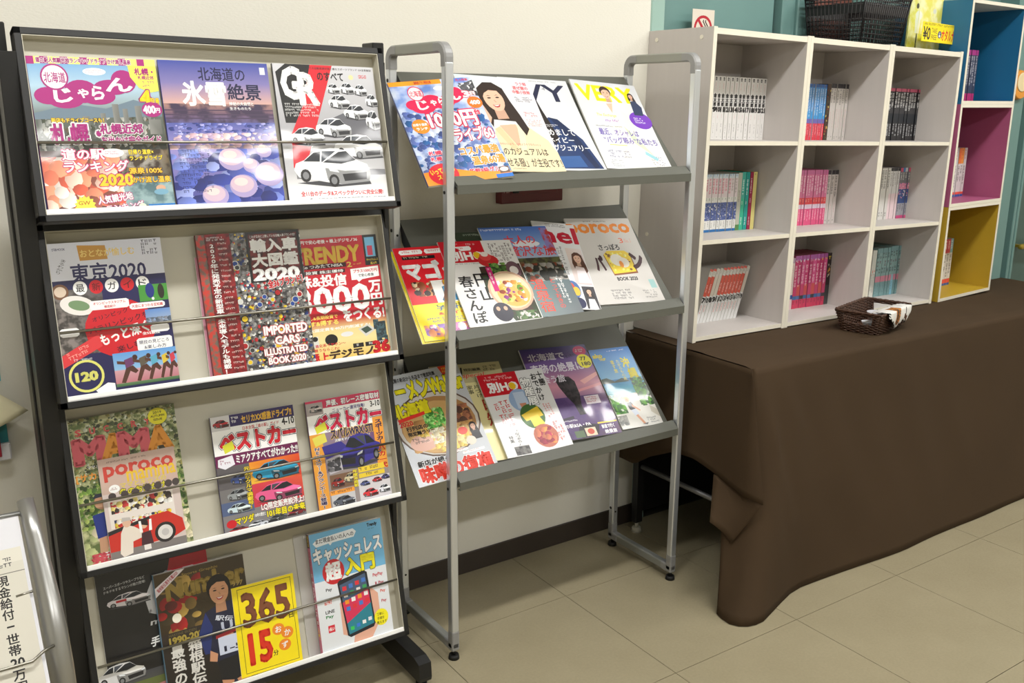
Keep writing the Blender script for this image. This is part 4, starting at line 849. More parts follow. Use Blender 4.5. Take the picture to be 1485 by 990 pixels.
def cov_jaran3(W, H):
    c = Cov(W, H, 31); PK = (226, 34, 84); c.R(0, 0, 1, 1, [(0, (92, 130, 210)), (.35, (150, 176, 222)), (.6, (110, 130, 190)), (1, (60, 100, 150))], ((206, 216, 236), 18)); c.blobs(0, .3, 1, .9, 260, [(150, 170, 214), (206, 214, 234), (90, 110, 176), (60, 80, 140), (36, 90, 150)], .02, .06, 6)
    c.R(0, 0, .62, .045, (240, 160, 40)); c.T('温泉旅プラン特別企画', .3, .008, .5, .036, RD, .03); c.T('月人特集', .8, .01, .95, .035, RD, .02)
    c.P([(.8, .08), (1, .03), (1, .2), (.88, .17)], (60, 62, 66)); c.blobs(.82, .05, 1, .16, 20, [(220, 220, 224), (90, 90, 96)], .02, .04)
    for x, y, rx, ry in ((.2, .24, .09, .05), (.3, .27, .14, .06), (.42, .22, .13, .07), (.55, .24, .13, .06), (.66, .2, .12, .055), (.74, .16, .09, .07)): c.E(x, y, rx, ry, PK)
    for ch, x, y, h, w in (('じ', .24, .2, .09, .12), ('ゃ', .4, .205, .055, .07), ('ら', .5, .18, .08, .08), ('ん', .6, .14, .08, .18)): c.T(ch, x, y, x+w, y+h, WH, .035)
    c.E(.27, .13, .09, .075, PK); c.E(.27, .13, .08, .065, WH); c.T('北海道', .2, .1, .34, .16, PK, .02); c.E(.57, .09, .07, .022, WH)
    c.T('3', .82, .14, .89, .2, WH, .05, PK, .05); c.T('月号', .9, .15, .97, .19, WH, .04, PK, .05); c.E(.92, .26, .09, .06, (236, 120, 40)); c.T('400', .86, .24, .98, .28, WH, .05)
    c.T('1000円', .3, .33, .86, .48, WH, .04, PK, .06, rot=.0); c.T('台', .86, .33, .93, .38, PK, .04, WH, .05); c.T('ドライブ60', .42, .5, .98, .62, WH, .035, PK, .06); c.E(.18, .45, .1, .07, OR); c.T('日帰り温泉', .1, .42, .26, .445, WH, .03); c.T('ランチ', .12, .46, .25, .485, WH, .03)
    c.T('コスパ最強', .5, .68, .96, .76, (240, 160, 50), .035, WH, .06); c.T('温泉60湯', .6, .78, .98, .86, (240, 160, 50), .035, WH, .06); c.T('札幌&', .14, .69, .34, .73, PK, .03, WH, .06); c.T('札幌近郊', .14, .745, .4, .785, PK, .03, WH, .06); c.T('新鮮B級グルメ', .52, .89, .93, .945, PK, .03, WH, .06)
    c.P([(0, .88), (.3, .86), (.6, .92), (1, .95), (1, 1), (0, 1)], (240, 150, 40)); c.E(.22, .91, .17, .1, (224, 30, 50)); c.T('いってみよう', .08, .85, .36, .9, (246, 226, 60), .04, rot=.1); c.T('スキー', .14, .91, .3, .95, (246, 226, 60), .04, rot=.1); c.R(.8, .965, 1, 1, (20, 110, 200)); c.R(.86, .9, .98, .96, (110, 80, 66)); c.E(.92, .925, .05, .02, (240, 236, 230))
    return c
def cov_woman(W, H):
    c = Cov(W, H, 33); c.R(0, 0, 1, 1, [(206, 216, 220), (222, 220, 232), (226, 220, 214), (214, 210, 206)]); c.P([(.1, 1), (.14, .72), (.3, .56), (.52, .5), (.74, .52), (.94, .66), (1, .8), (1, 1)], (232, 214, 176)); c.P([(.36, .52), (.58, .5), (.6, .62), (.5, .74)], (224, 178, 150)); c.P([(.28, .56), (.36, .53), (.52, .8), (.44, .82)], (220, 198, 156)); c.P([(.6, .5), (.68, .52), (.6, .76), (.52, .78)], (240, 226, 192))
    c.face(.42, .24, .155, (232, 186, 160), (44, 28, 24), True, -.12); c.P([(.12, .3), (.2, .24), (.24, .3), (.3, .44), (.26, .5), (.16, .42)], (226, 180, 154))
    c.T('ラク軽', .8, .04, .95, .075, (240, 90, 90), .02); c.T('混ぜ服の', .74, .085, .95, .12, (240, 90, 90), .03); c.T('中堅小技術', .72, .13, .96, .165, (240, 90, 90), .03); c.marks(.72, .2, .98, .26, BK, 3); c.marks(.76, .36, .98, .42, (240, 90, 90), 2); c.marks(.76, .44, .98, .52, (240, 130, 120), 4)
    c.T('「大人、かわいいより、心地よさそうならいい」', .16, .7, .8, .725, (230, 90, 90), .01); c.T('大人のカジュアルは', .1, .75, .86, .83, (30, 26, 26), .012); c.T('「着まわせる服」が主役です！', .0, .86, .99, .95, (30, 26, 26), .012); c.marks(.3, .965, .5, .98, BK, 1)
    return c
def cov_ivy(W, H):
    c = Cov(W, H, 35); c.R(0, 0, 1, 1, [(216, 218, 222), (210, 212, 216), (226, 228, 230), (200, 202, 208)]); c.T('IVY', .15, .06, .92, .24, (30, 34, 66), .015); c.T('4', .58, .09, .63, .12, (120, 120, 126), 0); c.marks(.4, .02, .9, .035, (120, 120, 120), 1)
    c.P([(.0, .98), (.1, .6), (.36, .48), (.5, .42), (.62, .44), (.86, .66), (.97, .98)], (30, 54, 102)); c.P([(.5, .42), (.62, .44), (.8, .64), (.92, .96), (.84, .98), (.7, .68)], (20, 36, 76)); c.face(.22, .3, .17, (226, 180, 156), (34, 26, 26), True)
    c.T('はじめまして', .2, .55, .78, .62, WH, .015); c.T('ネイビー', .36, .64, .72, .7, WH, .015); c.T('ラグジュアリー」', .3, .72, .94, .79, WH, .015); c.marks(.3, .5, .6, .53, WH, 2); c.T('GO!', .5, .9, .66, .96, (190, 200, 220), .01); c.P([(.1, .86), (.7, .84), (.74, .96), (.1, .98)], (50, 90, 150))
    return c
def cov_very(W, H):
    c = Cov(W, H, 37); Y = (246, 232, 20); c.R(0, 0, 1, 1, [(204, 206, 212), (214, 216, 222), (240, 240, 240), (226, 230, 232)]); c.T('VERY', .06, .05, .9, .22, Y, .03); c.P([(.3, 1), (.34, .78), (.42, .62), (.6, .6), (.78, .82), (.86, 1)], (236, 236, 226)); c.P([(.36, .62), (.34, .4), (.42, .25), (.54, .24), (.66, .36), (.72, .5), (.62, .64)], (240, 236, 224)); c.face(.48, .13, .075, (230, 184, 158), (60, 38, 30), False); c.P([(.42, .25), (.52, .24), (.46, .36)], (228, 184, 160)); c.P([(.54, .5), (.64, .6), (.82, .84), (.6, .7)], (206, 214, 190))
    c.T('The Exchange', .2, .37, .5, .41, (246, 214, 60), .01, sk=.2); c.T('my life!', .3, .43, .5, .47, (150, 90, 190), .01, sk=.2); c.E(.86, .42, .17, .1, (120, 60, 190)); c.marks(.76, .39, .96, .46, WH, 3); c.face(.86, .14, .035, (226, 180, 156), (50, 34, 30), True); c.P([(.8, .36), (.82, .2), (.9, .19), (.97, .26), (.94, .36)], (50, 62, 96))
    c.marks(.12, .51, .6, .53, (60, 60, 60), 1); c.T('最近、オシャレは', .13, .545, .72, .62, (96, 70, 170), .015); c.T('“バッグ頼み”な私たち', .15, .635, .95, .71, (96, 70, 170), .015); c.R(.2, .725, .46, .732, Y); c.marks(.12, .79, .5, .88, (80, 70, 130), 3); c.marks(.1, .9, .34, .98, (90, 90, 100), 4); c.marks(.74, .84, .96, .98, (110, 100, 130), 5); c.P([(.7, .78), (.86, .86), (.82, .89), (.68, .82)], (150, 200, 210))
    return c
def cov_manga_red(W, H):
    c = Cov(W, H, 39); c.R(0, 0, 1, .62, (222, 30, 44)); c.R(0, .62, 1, 1, (246, 222, 40)); 
    for i in range(3): c.P([(.08+.34*i, .03), (.36+.34*i, .03), (.38+.34*i, .055), (.36+.34*i, .08), (.08+.34*i, .08), (.06+.34*i, .055)], WH); c.marks(.1+.34*i, .04, .35+.34*i, .07, (220, 60, 60), 1)
    c.R(.08, .1, .52, .135, BK); c.marks(.1, .105, .5, .13, (230, 210, 180), 1); c.T('マゴっ', .06, .17, .75, .35, WH, .07); c.blobs(.08, .38, .5, .54, 40, [(150, 80, 50), (190, 140, 90), (60, 40, 36), (230, 206, 170)], .02, .06); c.R(.34, .38, 1, .62, (240, 240, 236)); c.T('無料&', .5, .38, .85, .43, (246, 206, 40), .05, (190, 30, 40), .05); c.T('屋', .45, .46, .85, .6, (60, 150, 200), .06, BK, .02)
    c.marks(.3, .64, .9, .68, (30, 90, 60), 1); c.T('子連れ歓迎!', .3, .655, .9, .7, (30, 100, 160), .03); c.T('&バイキング', .3, .715, .9, .75, (210, 50, 50), .03); c.marks(.1, .77, .7, .83, (30, 90, 160), 2); c.blobs(.05, .84, .95, .97, 70, [(210, 130, 190), (150, 110, 190), (240, 160, 120), (250, 240, 240)], .02, .06)
    return c
def cov_ho_spring(W, H):
    c = Cov(W, H, 41); c.R(0, 0, 1, 1, (232, 230, 228)); c.R(0, 0, .58, .26, (204, 20, 38)); c.T('別HO', .1, .12, .54, .235, WH, .045); c.E(.46, .178, .05, .042, (236, 190, 30)); c.marks(.08, .03, .52, .09, (250, 220, 220), 2); c.marks(.1, .27, .6, .285, BK, 1); c.marks(.66, .04, .98, .3, (60, 30, 30), 7, True)
    c.P([(.42, .32), (.99, .3), (.99, .96), (.62, .97), (.4, .6)], (70, 46, 40), ((50, 66, 40), 40)); c.T('円山', .3, .4, .5, .72, (26, 24, 24), .015, vert=True); c.T('春さんぽ', .08, .42, .27, .96, (26, 24, 24), .02, vert=True)
    c.E(.58, .25, .14, .075, (196, 40, 44)); c.E(.56, .2, .08, .05, (222, 70, 70)); c.E(.56, .17, .05, .03, (240, 226, 220)); c.blobs(.56, .28, .8, .4, 30, [(70, 110, 50), (110, 150, 70), (40, 70, 36)], .02, .04); c.E(.88, .37, .1, .1, (110, 80, 90)); c.E(.88, .38, .06, .05, (236, 230, 226))
    c.E(.72, .62, .3, .235, (214, 176, 150)); c.E(.72, .62, .27, .21, (236, 214, 180)); c.E(.74, .66, .22, .15, (232, 186, 100)); c.blobs(.54, .5, .9, .76, 60, [(250, 214, 120), (240, 190, 80), (226, 150, 60), (250, 240, 240), (150, 60, 140), (110, 160, 50), (244, 226, 234), (150, 70, 50)], .02, .05, 7)
    c.R(.5, .33, .57, .62, (206, 40, 120)); c.marks(.515, .34, .555, .61, WH, 1, True); c.E(.5, .86, .13, .11, (46, 44, 60)); c.E(.45, .82, .026, .025, (222, 176, 150)); c.E(.55, .82, .026, .025, (222, 176, 150)); c.blobs(.66, .86, .96, .96, 50, [(60, 90, 50), (90, 120, 70), (210, 206, 200)], .02, .04)
    return c
def cov_onsen(W, H):
    c = Cov(W, H, 43); c.R(0, 0, 1, .42, [(0, (70, 110, 190)), (.6, (140, 170, 214)), (1, (180, 190, 206))]); c.E(.6, .2, .2, .04, (230, 232, 240)); c.R(0, .36, 1, .55, (60, 54, 46), ((96, 100, 60), 60)); c.R(0, .52, 1, 1, [(120, 150, 150), (90, 110, 116), (110, 116, 122), (140, 160, 160)]); c.R(.05, .4, .45, .5, (110, 86, 60)); c.blobs(.4, .42, 1, .62, 60, [(50, 50, 46), (80, 76, 66), (120, 60, 40), (150, 146, 140)], .03, .07)
    c.marks(.02, .02, .7, .05, WH, 1); c.T('大人の', .3, .1, .75, .2, (226, 50, 44), .01); c.T('贅沢な旅', .3, .22, .98, .34, (226, 50, 44), .01); c.T('温泉宿', .42, .6, .62, .95, (230, 80, 60), .01, vert=True); c.T('とっておきの', .7, .6, .78, .92, (230, 80, 60), .01, vert=True); c.marks(.8, .6, .9, .9, WH, 2, True); c.R(.88, .02, 1, .3, (190, 60, 50), ((140, 130, 190), 60))
    return c
def cov_nel(W, H):
    c = Cov(W, H, 45); c.R(0, 0, 1, 1, (232, 232, 234)); c.marks(.3, .02, .8, .06, BK, 2); c.T('nel', .14, .06, .97, .24, (196, 20, 50), .03); c.T('いま始めたこと', .2, .27, .34, .7, (30, 28, 30), .01, vert=True); c.marks(.4, .28, .54, .64, (90, 90, 96), 2, True); c.R(.6, .3, .98, .72, [(230, 214, 206), (236, 226, 226), (210, 196, 200), (220, 206, 206)]); c.face(.82, .42, .1, (232, 190, 166), (90, 56, 40)); c.P([(.68, .7), (.72, .56), (.92, .56), (.98, .7)], (240, 232, 236))
    c.E(.5, .78, .16, .1, (70, 110, 170)); c.E(.45, .77, .1, .07, (222, 80, 50)); c.E(.56, .8, .08, .05, (240, 190, 60)); c.R(.7, .74, .99, .99, (50, 46, 54)); c.face(.84, .8, .06, (230, 186, 160), (40, 30, 28)); c.P([(.74, .99), (.78, .88), (.92, .88), (.96, .99)], (230, 230, 232)); c.E(.56, .93, .13, .06, (34, 38, 80)); c.R(.4, .9, .5, .97, (220, 222, 230))
    return c
def cov_poroco(W, H):
    c = Cov(W, H, 47); c.R(0, 0, 1, 1, (208, 204, 200)); c.marks(.26, .03, .7, .05, BK, 1); c.T('poroco', .0, .07, .94, .22, OR, .035); c.T('3', .7, .24, .76, .3, (230, 110, 80), .01); c.marks(.78, .25, .9, .3, (230, 130, 100), 3); c.T('さっぽろ', .34, .31, .66, .38, BK, .025)
    c.P([(.36, .44), (.42, .4), (.72, .4), (.78, .44), (.78, .66), (.4, .68)], (140, 84, 50)); c.P([(.37, .43), (.44, .39), (.71, .39), (.77, .43), (.76, .64), (.41, .66)], (236, 206, 60)); c.blobs(.4, .41, .74, .63, 40, [(240, 220, 90), (226, 180, 50), (120, 80, 40), (246, 230, 120)], .01, .03); c.E(.54, .5, .1, .07, (240, 236, 226)); c.E(.62, .53, .09, .06, (236, 230, 218)); c.E(.58, .55, .03, .04, (240, 150, 60))
    c.T('パ', .19, .45, .32, .61, (70, 30, 44), .06); c.T('ン', .76, .43, .93, .6, (70, 30, 44), .06); c.T('BOOK 2020', .42, .7, .73, .74, BK, .04); c.R(.88, .74, .97, .84, (160, 200, 200)); c.marks(.24, .84, .56, .96, (60, 60, 66), 4); c.marks(.72, .86, .94, .96, (90, 90, 96), 4)
    return c
def cov_ramen(W, H):
    c = Cov(W, H, 49); c.R(0, 0, 1, 1, [(196, 200, 206), (190, 192, 196), (200, 204, 212), (214, 218, 226)]); c.T('146軒! 話題の新店から名店まで徹底特集', .02, .03, .68, .07, BK, .03); c.P([(.74, 0), (.9, 0), (.92, .09), (.78, .1)], (226, 70, 40)); c.marks(.78, .02, .9, .07, (250, 220, 60), 2)
    c.E(.5, .5, .52, .3, (96, 74, 60)); c.E(.5, .5, .5, .285, (206, 200, 192)); c.E(.5, .515, .46, .26, (176, 130, 80)); c.E(.48, .53, .43, .235, (206, 164, 104)); c.blobs(.1, .44, .9, .72, 50, [(214, 176, 116), (196, 150, 90), (180, 130, 76)], .04, .09, 9); c.E(.25, .64, .17, .075, (222, 176, 160)); c.E(.3, .6, .1, .05, (232, 190, 176))
    c.blobs(.36, .58, .8, .76, 90, [(236, 206, 110), (226, 190, 90), (240, 224, 160)], .02, .05, 4); c.blobs(.34, .54, .6, .68, 50, [(240, 232, 206), (226, 214, 180)], .01, .05, 4); c.blobs(.34, .36, .6, .54, 190, [(90, 170, 70), (140, 206, 110), (60, 130, 50), (170, 220, 140)], .012, .03, 5); c.blobs(.66, .38, .92, .54, 24, [(120, 70, 50), (80, 50, 40), (160, 100, 70)], .03, .06); c.blobs(.2, .52, .34, .6, 20, [(230, 190, 90), (240, 210, 120)], .02, .03)
    c.T('ラーメンWalker', .0, .08, .98, .24, (242, 230, 30), .055, BK, .03); c.T('北海道', .02, .27, .46, .39, (242, 230, 30), .06, BK, .03); c.P([(.04, .4), (.38, .37), (.38, .4), (.05, .43)], (226, 50, 40)); c.T('2020', .04, .43, .2, .47, RD, .03); c.T('行列店の', .1, .48, .36, .52, BK, .04, (220, 180, 120), .04); c.T('限定麺ラリー', .1, .53, .42, .565, BK, .04, (220, 180, 120), .04); c.marks(.12, .59, .34, .65, BK, 2)
    c.T('新店が続々!', .08, .79, .5, .84, BK, .04, WH, .04); c.T('味噌の復権', .07, .845, .95, .985, (232, 56, 34), .055, WH, .03); c.R(.56, .77, .72, .79, WH); c.R(.64, .8, .92, .82, WH); c.marks(.57, .772, .71, .788, RD, 1); c.marks(.65, .802, .9, .818, RD, 1); c.face(.88, .6, .035, (226, 180, 156), (40, 30, 28)); c.P([(.82, .72), (.84, .64), (.93, .64), (.95, .72)], (60, 60, 66)); c.E(.8, .72, .06, .04, (230, 220, 206)); c.E(.74, .62, .06, .035, (236, 90, 80))
    return c
def cov_habits(W, H):
    c = Cov(W, H, 51); c.R(0, 0, 1, 1, [(232, 222, 168), (228, 218, 160), (222, 210, 150), (236, 226, 176)]); c.R(0, 0, 1, .2, (190, 180, 136)); c.T('サンキュ！', .0, .04, .42, .16, BK, .07, sk=.2); c.T('special', .42, .1, .72, .16, RD, .005, sk=.3); c.T('特別編集', .46, .05, .7, .08, BK, .02); c.marks(.74, .03, .96, .1, BK, 2)
    c.T('料理', .62, .23, .7, .32, (60, 60, 50), .01, vert=True); c.T('片づけ', .52, .23, .6, .36, (60, 60, 50), .01, vert=True); c.T('家事', .42, .23, .5, .32, (60, 60, 50), .01, vert=True); c.T('時短', .56, .38, .78, .66, (176, 50, 36), .012, vert=True); c.T('習慣。', .64, .68, .86, .98, (30, 26, 26), .012, vert=True)
    return c
def cov_ho_food(W, H):
    c = Cov(W, H, 53); c.R(0, 0, 1, 1, (228, 228, 230)); c.R(0, 0, .58, .27, (200, 22, 38)); c.T('別HO', .1, .11, .54, .23, WH, .045); c.E(.46, .175, .05, .044, (236, 190, 30)); c.marks(.08, .03, .52, .09, (250, 220, 220), 2)
    c.E(.5, .36, .17, .14, (150, 176, 214)); c.P([(.42, .26), (.58, .26), (.6, .46), (.42, .46)], (190, 206, 230)); c.P([(.46, .4), (.56, .4), (.55, .49), (.48, .49)], (206, 140, 110)); c.E(.58, .57, .18, .15, (70, 110, 56)); c.P([(.42, .54), (.7, .46), (.74, .58), (.46, .62)], (240, 206, 60)); c.P([(.52, .58), (.66, .56), (.72, .68), (.54, .7)], (240, 220, 90)); c.E(.66, .82, .18, .14, (190, 110, 90)); c.blobs(.52, .72, .8, .92, 24, [(206, 120, 90), (180, 60, 90), (226, 150, 80), (150, 50, 70)], .03, .06, 8)
    c.T('十勝', .88, .04, .97, .22, BK, .03, vert=True); c.T('おでかけ', .78, .06, .87, .4, BK, .03, vert=True); c.T('物産展', .6, .1, .75, .44, WH, .03, (40, 40, 50), .04, vert=True)
    for a in ((.1, .34, .34, .6), (.12, .5, .3, .7), (.8, .44, .92, .64), (.84, .66, .97, .92)): c.marks(*a, (206, 60, 60), 3, True, rot=-.1)
    c.T('「なつぞら」', .22, .7, .29, .88, BK, .01, vert=True); c.T('特集', .12, .76, .18, .84, BK, .01, vert=True); c.R(.14, .89, .36, .99, (60, 58, 58), ((120, 118, 116), 60))
    return c
def cov_rock(W, H):
    c = Cov(W, H, 55); c.R(0, 0, 1, .62, [(0, (70, 60, 120)), (.35, (120, 90, 150)), (.7, (214, 150, 170)), (1, (130, 100, 150))]); c.R(0, .56, 1, 1, [(100, 80, 140), (120, 84, 130), (90, 60, 90), (60, 48, 90)], ((84, 60, 116), 20)); c.P([(.7, .4), (1, .32), (1, .36), (.75, .44)], (240, 180, 180)); c.P([(.55, .5), (1, .44), (1, .47), (.6, .52)], (230, 160, 170))
    c.P([(.34, .36), (.4, .33), (.56, .34), (.62, .4), (.62, .54), (.58, .66), (.6, .76), (.5, .76), (.48, .64), (.42, .56), (.36, .44)], (34, 30, 36), ((66, 58, 62), 60)); c.P([(.36, .96), (.42, .88), (.58, .86), (.72, .88), (.66, .98), (.4, 1)], (36, 30, 40)); c.P([(.2, .78), (.4, .76), (.4, .79), (.22, .8)], (50, 42, 60))
    c.T('北海道で', .08, .06, .62, .14, (230, 224, 236), .02); c.T('奇跡の絶景に', .06, .18, .84, .28, (230, 224, 236), .02); c.T('出会う旅', .06, .31, .5, .39, (230, 224, 236), .02); c.T('一度は見たい!', .6, .1, .82, .13, (40, 30, 60), .01, rot=.15); c.E(.88, .07, .1, .055, (214, 40, 110)); c.marks(.81, .05, .95, .09, WH, 2); c.E(.89, .19, .11, .08, (236, 226, 40)); c.T('77', .84, .14, .93, .18, BK, .03); c.T('180', .84, .2, .97, .24, BK, .03)
    c.R(.66, .57, .88, .66, (230, 220, 230)); c.marks(.67, .58, .86, .65, (180, 50, 90), 3); c.T('道の駅&SA・PA', .16, .84, .6, .88, WH, .02); c.marks(.16, .8, .5, .82, WH, 1); c.R(.32, .92, .46, .99, (90, 110, 80)); c.R(.48, .9, .64, .985, (226, 206, 180)); c.E(.56, .94, .05, .03, (200, 80, 60)); c.R(.7, .86, .99, .875, (232, 206, 60)); c.T('鉄道で行く', .74, .89, .93, .93, WH, .03); c.T('絶景旅', .76, .945, .94, .985, WH, .03)
    return c
def cov_beach(W, H):
    c = Cov(W, H, 57); c.R(0, 0, 1, .42, [(0, (70, 130, 206)), (1, (130, 190, 232))]); c.R(0, .4, 1, .62, [(0, (36, 120, 190)), (.5, (60, 170, 210)), (1, (140, 214, 214))]); c.P([(0, .44), (.0, .38), (.14, .37), (.24, .4), (.3, .42), (.5, .39), (.62, .42), (.66, .44)], (60, 80, 70)); c.P([(0, 1), (.1, .8), (.3, .68), (.5, .6), (.9, .58), (1, .8), (1, 1)], (214, 212, 206)); c.P([(.45, .6), (.95, .57), (.8, .66), (.55, .66)], (230, 226, 214))
    c.blobs(0, .58, .3, .82, 90, [(60, 120, 40), (100, 160, 60), (40, 84, 34)], .03, .07, 6); c.blobs(.68, .4, 1, .76, 110, [(50, 100, 36), (90, 150, 50), (30, 70, 30)], .03, .07, 6); c.blobs(0, .84, .22, .96, 20, [(150, 150, 146), (110, 112, 110)], .03, .07); c.P([(.86, .76), (1, .82), (1, .92), (.84, .84)], (190, 184, 170))
    c.T('沖', .66, .14, .84, .26, (240, 226, 60), .04); c.T('縄', .72, .28, .92, .4, (240, 226, 60), .045); c.T('ako', .04, .06, .26, .11, (240, 226, 60), .05); c.T('TRIP', .16, .12, .32, .15, (240, 226, 60), .04); c.T('たからもの島', .54, .16, .62, .42, (240, 232, 120), .01, vert=True); c.T('宿す旅', .4, .16, .48, .32, (240, 226, 60), .02, vert=True); c.marks(.4, .03, .9, .05, WH, 1)
    c.E(.36, .655, .09, .035, (226, 206, 150)); c.E(.38, .675, .04, .03, (200, 150, 120)); c.P([(.34, .7), (.46, .69), (.5, .78), (.42, .8), (.36, .78)], (40, 36, 40)); c.P([(.38, .79), (.5, .78), (.54, .85), (.42, .86)], (200, 206, 220)); c.P([(.44, .86), (.5, .85), (.6, .97), (.55, .98)], (206, 150, 120)); c.P([(.45, .72), (.6, .8), (.59, .815), (.44, .75)], (206, 150, 120)); c.P([(.5, .97), (.66, .96), (.62, .985)], (110, 108, 110)); c.marks(.66, .9, .98, .98, (60, 66, 80), 3)
    return c
def cov_plain(W, H, col, seed=1):
    c = Cov(W, H, seed); c.R(0, 0, 1, 1, col); c.marks(.1, .02, .8, .05, tuple(min(255, x+110) for x in col), 1); return c

# ------------------------------------------------------------------ magazines in the black rack
def in_tray(i, u, t, n=-.011, rot=0): return tray_matrix(i) @ Matrix.Translation((u, t, n)) @ Matrix.Rotation(rot, 4, 'Z')
def lz(s): return s
magazine('thin dark blue magazine just showing behind the travel magazine with the purple banner', cov_plain(.214, .274, (40, 50, 110)), in_tray(0, .0025, .002, -.0175), .004)
magazine('travel magazine with a purple wavy banner over a city view and red crab', cov_sapporo(.2165, .2755), in_tray(0, .0065, .002, -.0105, .012), .006, spine_col=(120, 30, 100))
magazine('glossy blue magazine showing ice blocks on a beach at sunset', cov_ice(.211, .279), in_tray(0, .2275, .002, -.011, .008), .006, spine_col=(60, 70, 150))
magazine('grey magazine covered with white cars under two big white letters', cov_gr(.222, .283), in_tray(0, .448, .002, -.012), .007, spine_col=(60, 60, 66))
magazine('white and navy guide to a sports event with runners at the bottom', cov_tokyo(.204, .2875), in_tray(1, .001, .002, -.0105, .006), .006, spine_col=(220, 222, 236))
magazine('pale pink edged magazine almost hidden behind the car badge book', cov_plain(.21, .245, (214, 150, 170)), in_tray(1, .2665, .002, -.0195), .004)
magazine('thick book covered with small round car badges and a red strip', cov_import(.217, .288), in_tray(1, .272, .002, -.0105, .004), .008, spine_col=(120, 50, 50))
magazine('red and gold magazine with a large white 3000 on the cover', cov_trendy(.211, .268), in_tray(1, .4605, .002, -.0205, .006), .004)
magazine('green parenting magazine with trees and large pink and orange letters', cov_mama(.206, .288), in_tray(2, .0015, .002, -.016, .012), .004)
magazine('small beige magazine with a red convertible and two people posing', cov_poroco_mama(.1455, .203), in_tray(2, .048, .002, -.011, .01), .003)
magazine('car magazine with a light blue car above a pink car', cov_best1(.181, .248), in_tray(2, .271, .002, -.012), .005, spine_col=(60, 50, 90))
magazine('car magazine with a large dark blue car on the cover', cov_best2(.18, .248), in_tray(2, .4815, .002, -.012, .004), .005, spine_col=(90, 60, 100))
magazine('black magazine with grey slanted letters and white cars', cov_grmag(.226, .302), in_tray(3, .0225, .002, -.0205, .004), .004)
magazine('dark magazine with a road relay runner in a navy shirt', cov_runner(.19, .276), in_tray(3, .1305, .002, -.0085, 0), .011, spine_col=(130, 172, 206))
magazine('bright yellow recipe booklet with large numerals 365 and 15', cov_365(.141, .199), in_tray(3, .2835, .010, -.008, -.012), .003)
magazine('plain grey-backed magazine edge behind the smartphone payment book', cov_plain(.19, .283, (186, 184, 180)), in_tray(3, .4465, .002, -.0235, .01), .002)
def _c():
    c = cov_cashless(.182, .28); return c
magazine('sky blue and white book with a hand holding a smartphone', _c(), in_tray(3, .4725, .002, -.006, -.006), .014, spine_col=(226, 120, 150))
def spine_strip():
    W = .0145; c = Cov(W, .28, 2); c.R(0, 0, 1, 1, (222, 116, 146)); c.R(0, 0, 1, .11, (40, 34, 34)); c.T('最新版', .2, .01, .8, .1, (220, 190, 60), .03, vert=True); c.marks(.3, .13, .7, .3, (90, 30, 50), 1, True); c.T('キャッシュレス', .15, .32, .85, .68, WH, .03, vert=True); c.E(.5, .73, .45, .026, RD); c.T('超', .25, .715, .75, .745, WH, .03); c.T('入門', .15, .77, .85, .87, (246, 220, 60), .03, vert=True)
    return c
_par = [o for o in bpy.data.objects if o.get('label', '').startswith('sky blue and white book')][0]
_h = bpy.data.objects.new('spine_print', None); C.objects.link(_h); _h.parent = _par; _h.matrix_local = Matrix.Translation((-.0006, 0, -.0142)) @ Matrix.Rotation(-PI/2, 4, 'Y')
spine_strip().emit(_h, 0, M['gloss'], ('spine_picture', 'spine_lettering'))

# ------------------------------------------------------------------ magazines on the silver rack
S = shelf_matrix
magazine('travel magazine with a red wavy banner over snowy scenery, overhanging the top shelf', cov_jaran3(.215, .30), S(0, -.0445, -.014, .006, -.023, -.134, .055), .006, spine_col=(90, 100, 150))
magazine('pale fashion magazine with a smiling long-haired woman in a cream jacket', cov_woman(.215, .302), S(0, .131, .017, .013, -.07), .004, bend=.012)
magazine('white fashion magazine with a woman in a navy coat', cov_ivy(.212, .302), S(0, .268, .018, .007, -.055), .004, bend=.010)
magazine('light grey fashion magazine with bright yellow title letters', cov_very(.2165, .306), S(0, .485, .015, .0065, -.10), .0045, bend=.008)
magazine('yellow magazine sticking out beneath the red family magazine', cov_plain(.2, .26, (226, 206, 40)), S(1, -.066, -.014, .0035, -.045, -.02, .03), .003)
magazine('red family travel magazine with yellow lower half, overhanging the middle shelf', cov_manga_red(.2, .262), S(1, -.0585, -.0105, .0065, -.0417, -.025, .035), .003)
magazine('dark green magazine whose top edge shows behind the hot spring magazine', cov_plain(.205, .281, (46, 56, 40)), S(1, .125, .006, .0105, -.05), .0035)
magazine('magazine with a partly covered red title on a white cover and small portraits', cov_nel(.132, .285), S(1, .339, .0255, .0105, -.185), .0035)
magazine('blue and grey travel magazine showing an outdoor hot spring bath', cov_onsen(.21, .285), S(1, .198, .008, .015, -.055), .0035)
magazine('white and red town magazine with a bowl of flower-topped food', cov_ho_spring(.211, .254), S(1, .0635, .002, .0195, -.055), .004, spine_col=(220, 218, 214))
magazine('light grey town magazine with a slice of cheese toast on its cover', cov_poroco(.222, .284), S(1, .4785, .02, .0055, -.077), .0045, bend=.006)
magazine('cream coloured home magazine with red and black vertical lettering', cov_habits(.21, .286), S(2, .046, .017, .0065, -.085), .004)
magazine('noodle magazine with a big bowl of ramen, overhanging the bottom shelf', cov_ramen(.222, .297), S(2, -.0835, -.013, .0085, .008, -.06, .05), .004)
magazine('blue travel magazine with a turquoise beach and a woman in a straw hat', cov_beach(.146, .26), S(2, .5665, .010, .005, -.06), .004)
magazine('purple travel magazine with a tall dark sea rock at dusk', cov_rock(.222, .288), S(2, .3335, .017, .0105, -.07), .0045)
magazine('white and red town magazine with round pictures of market food', cov_ho_food(.206, .244), S(2, .175, .0035, .0165, -.05), .005, spine_col=(214, 212, 208))

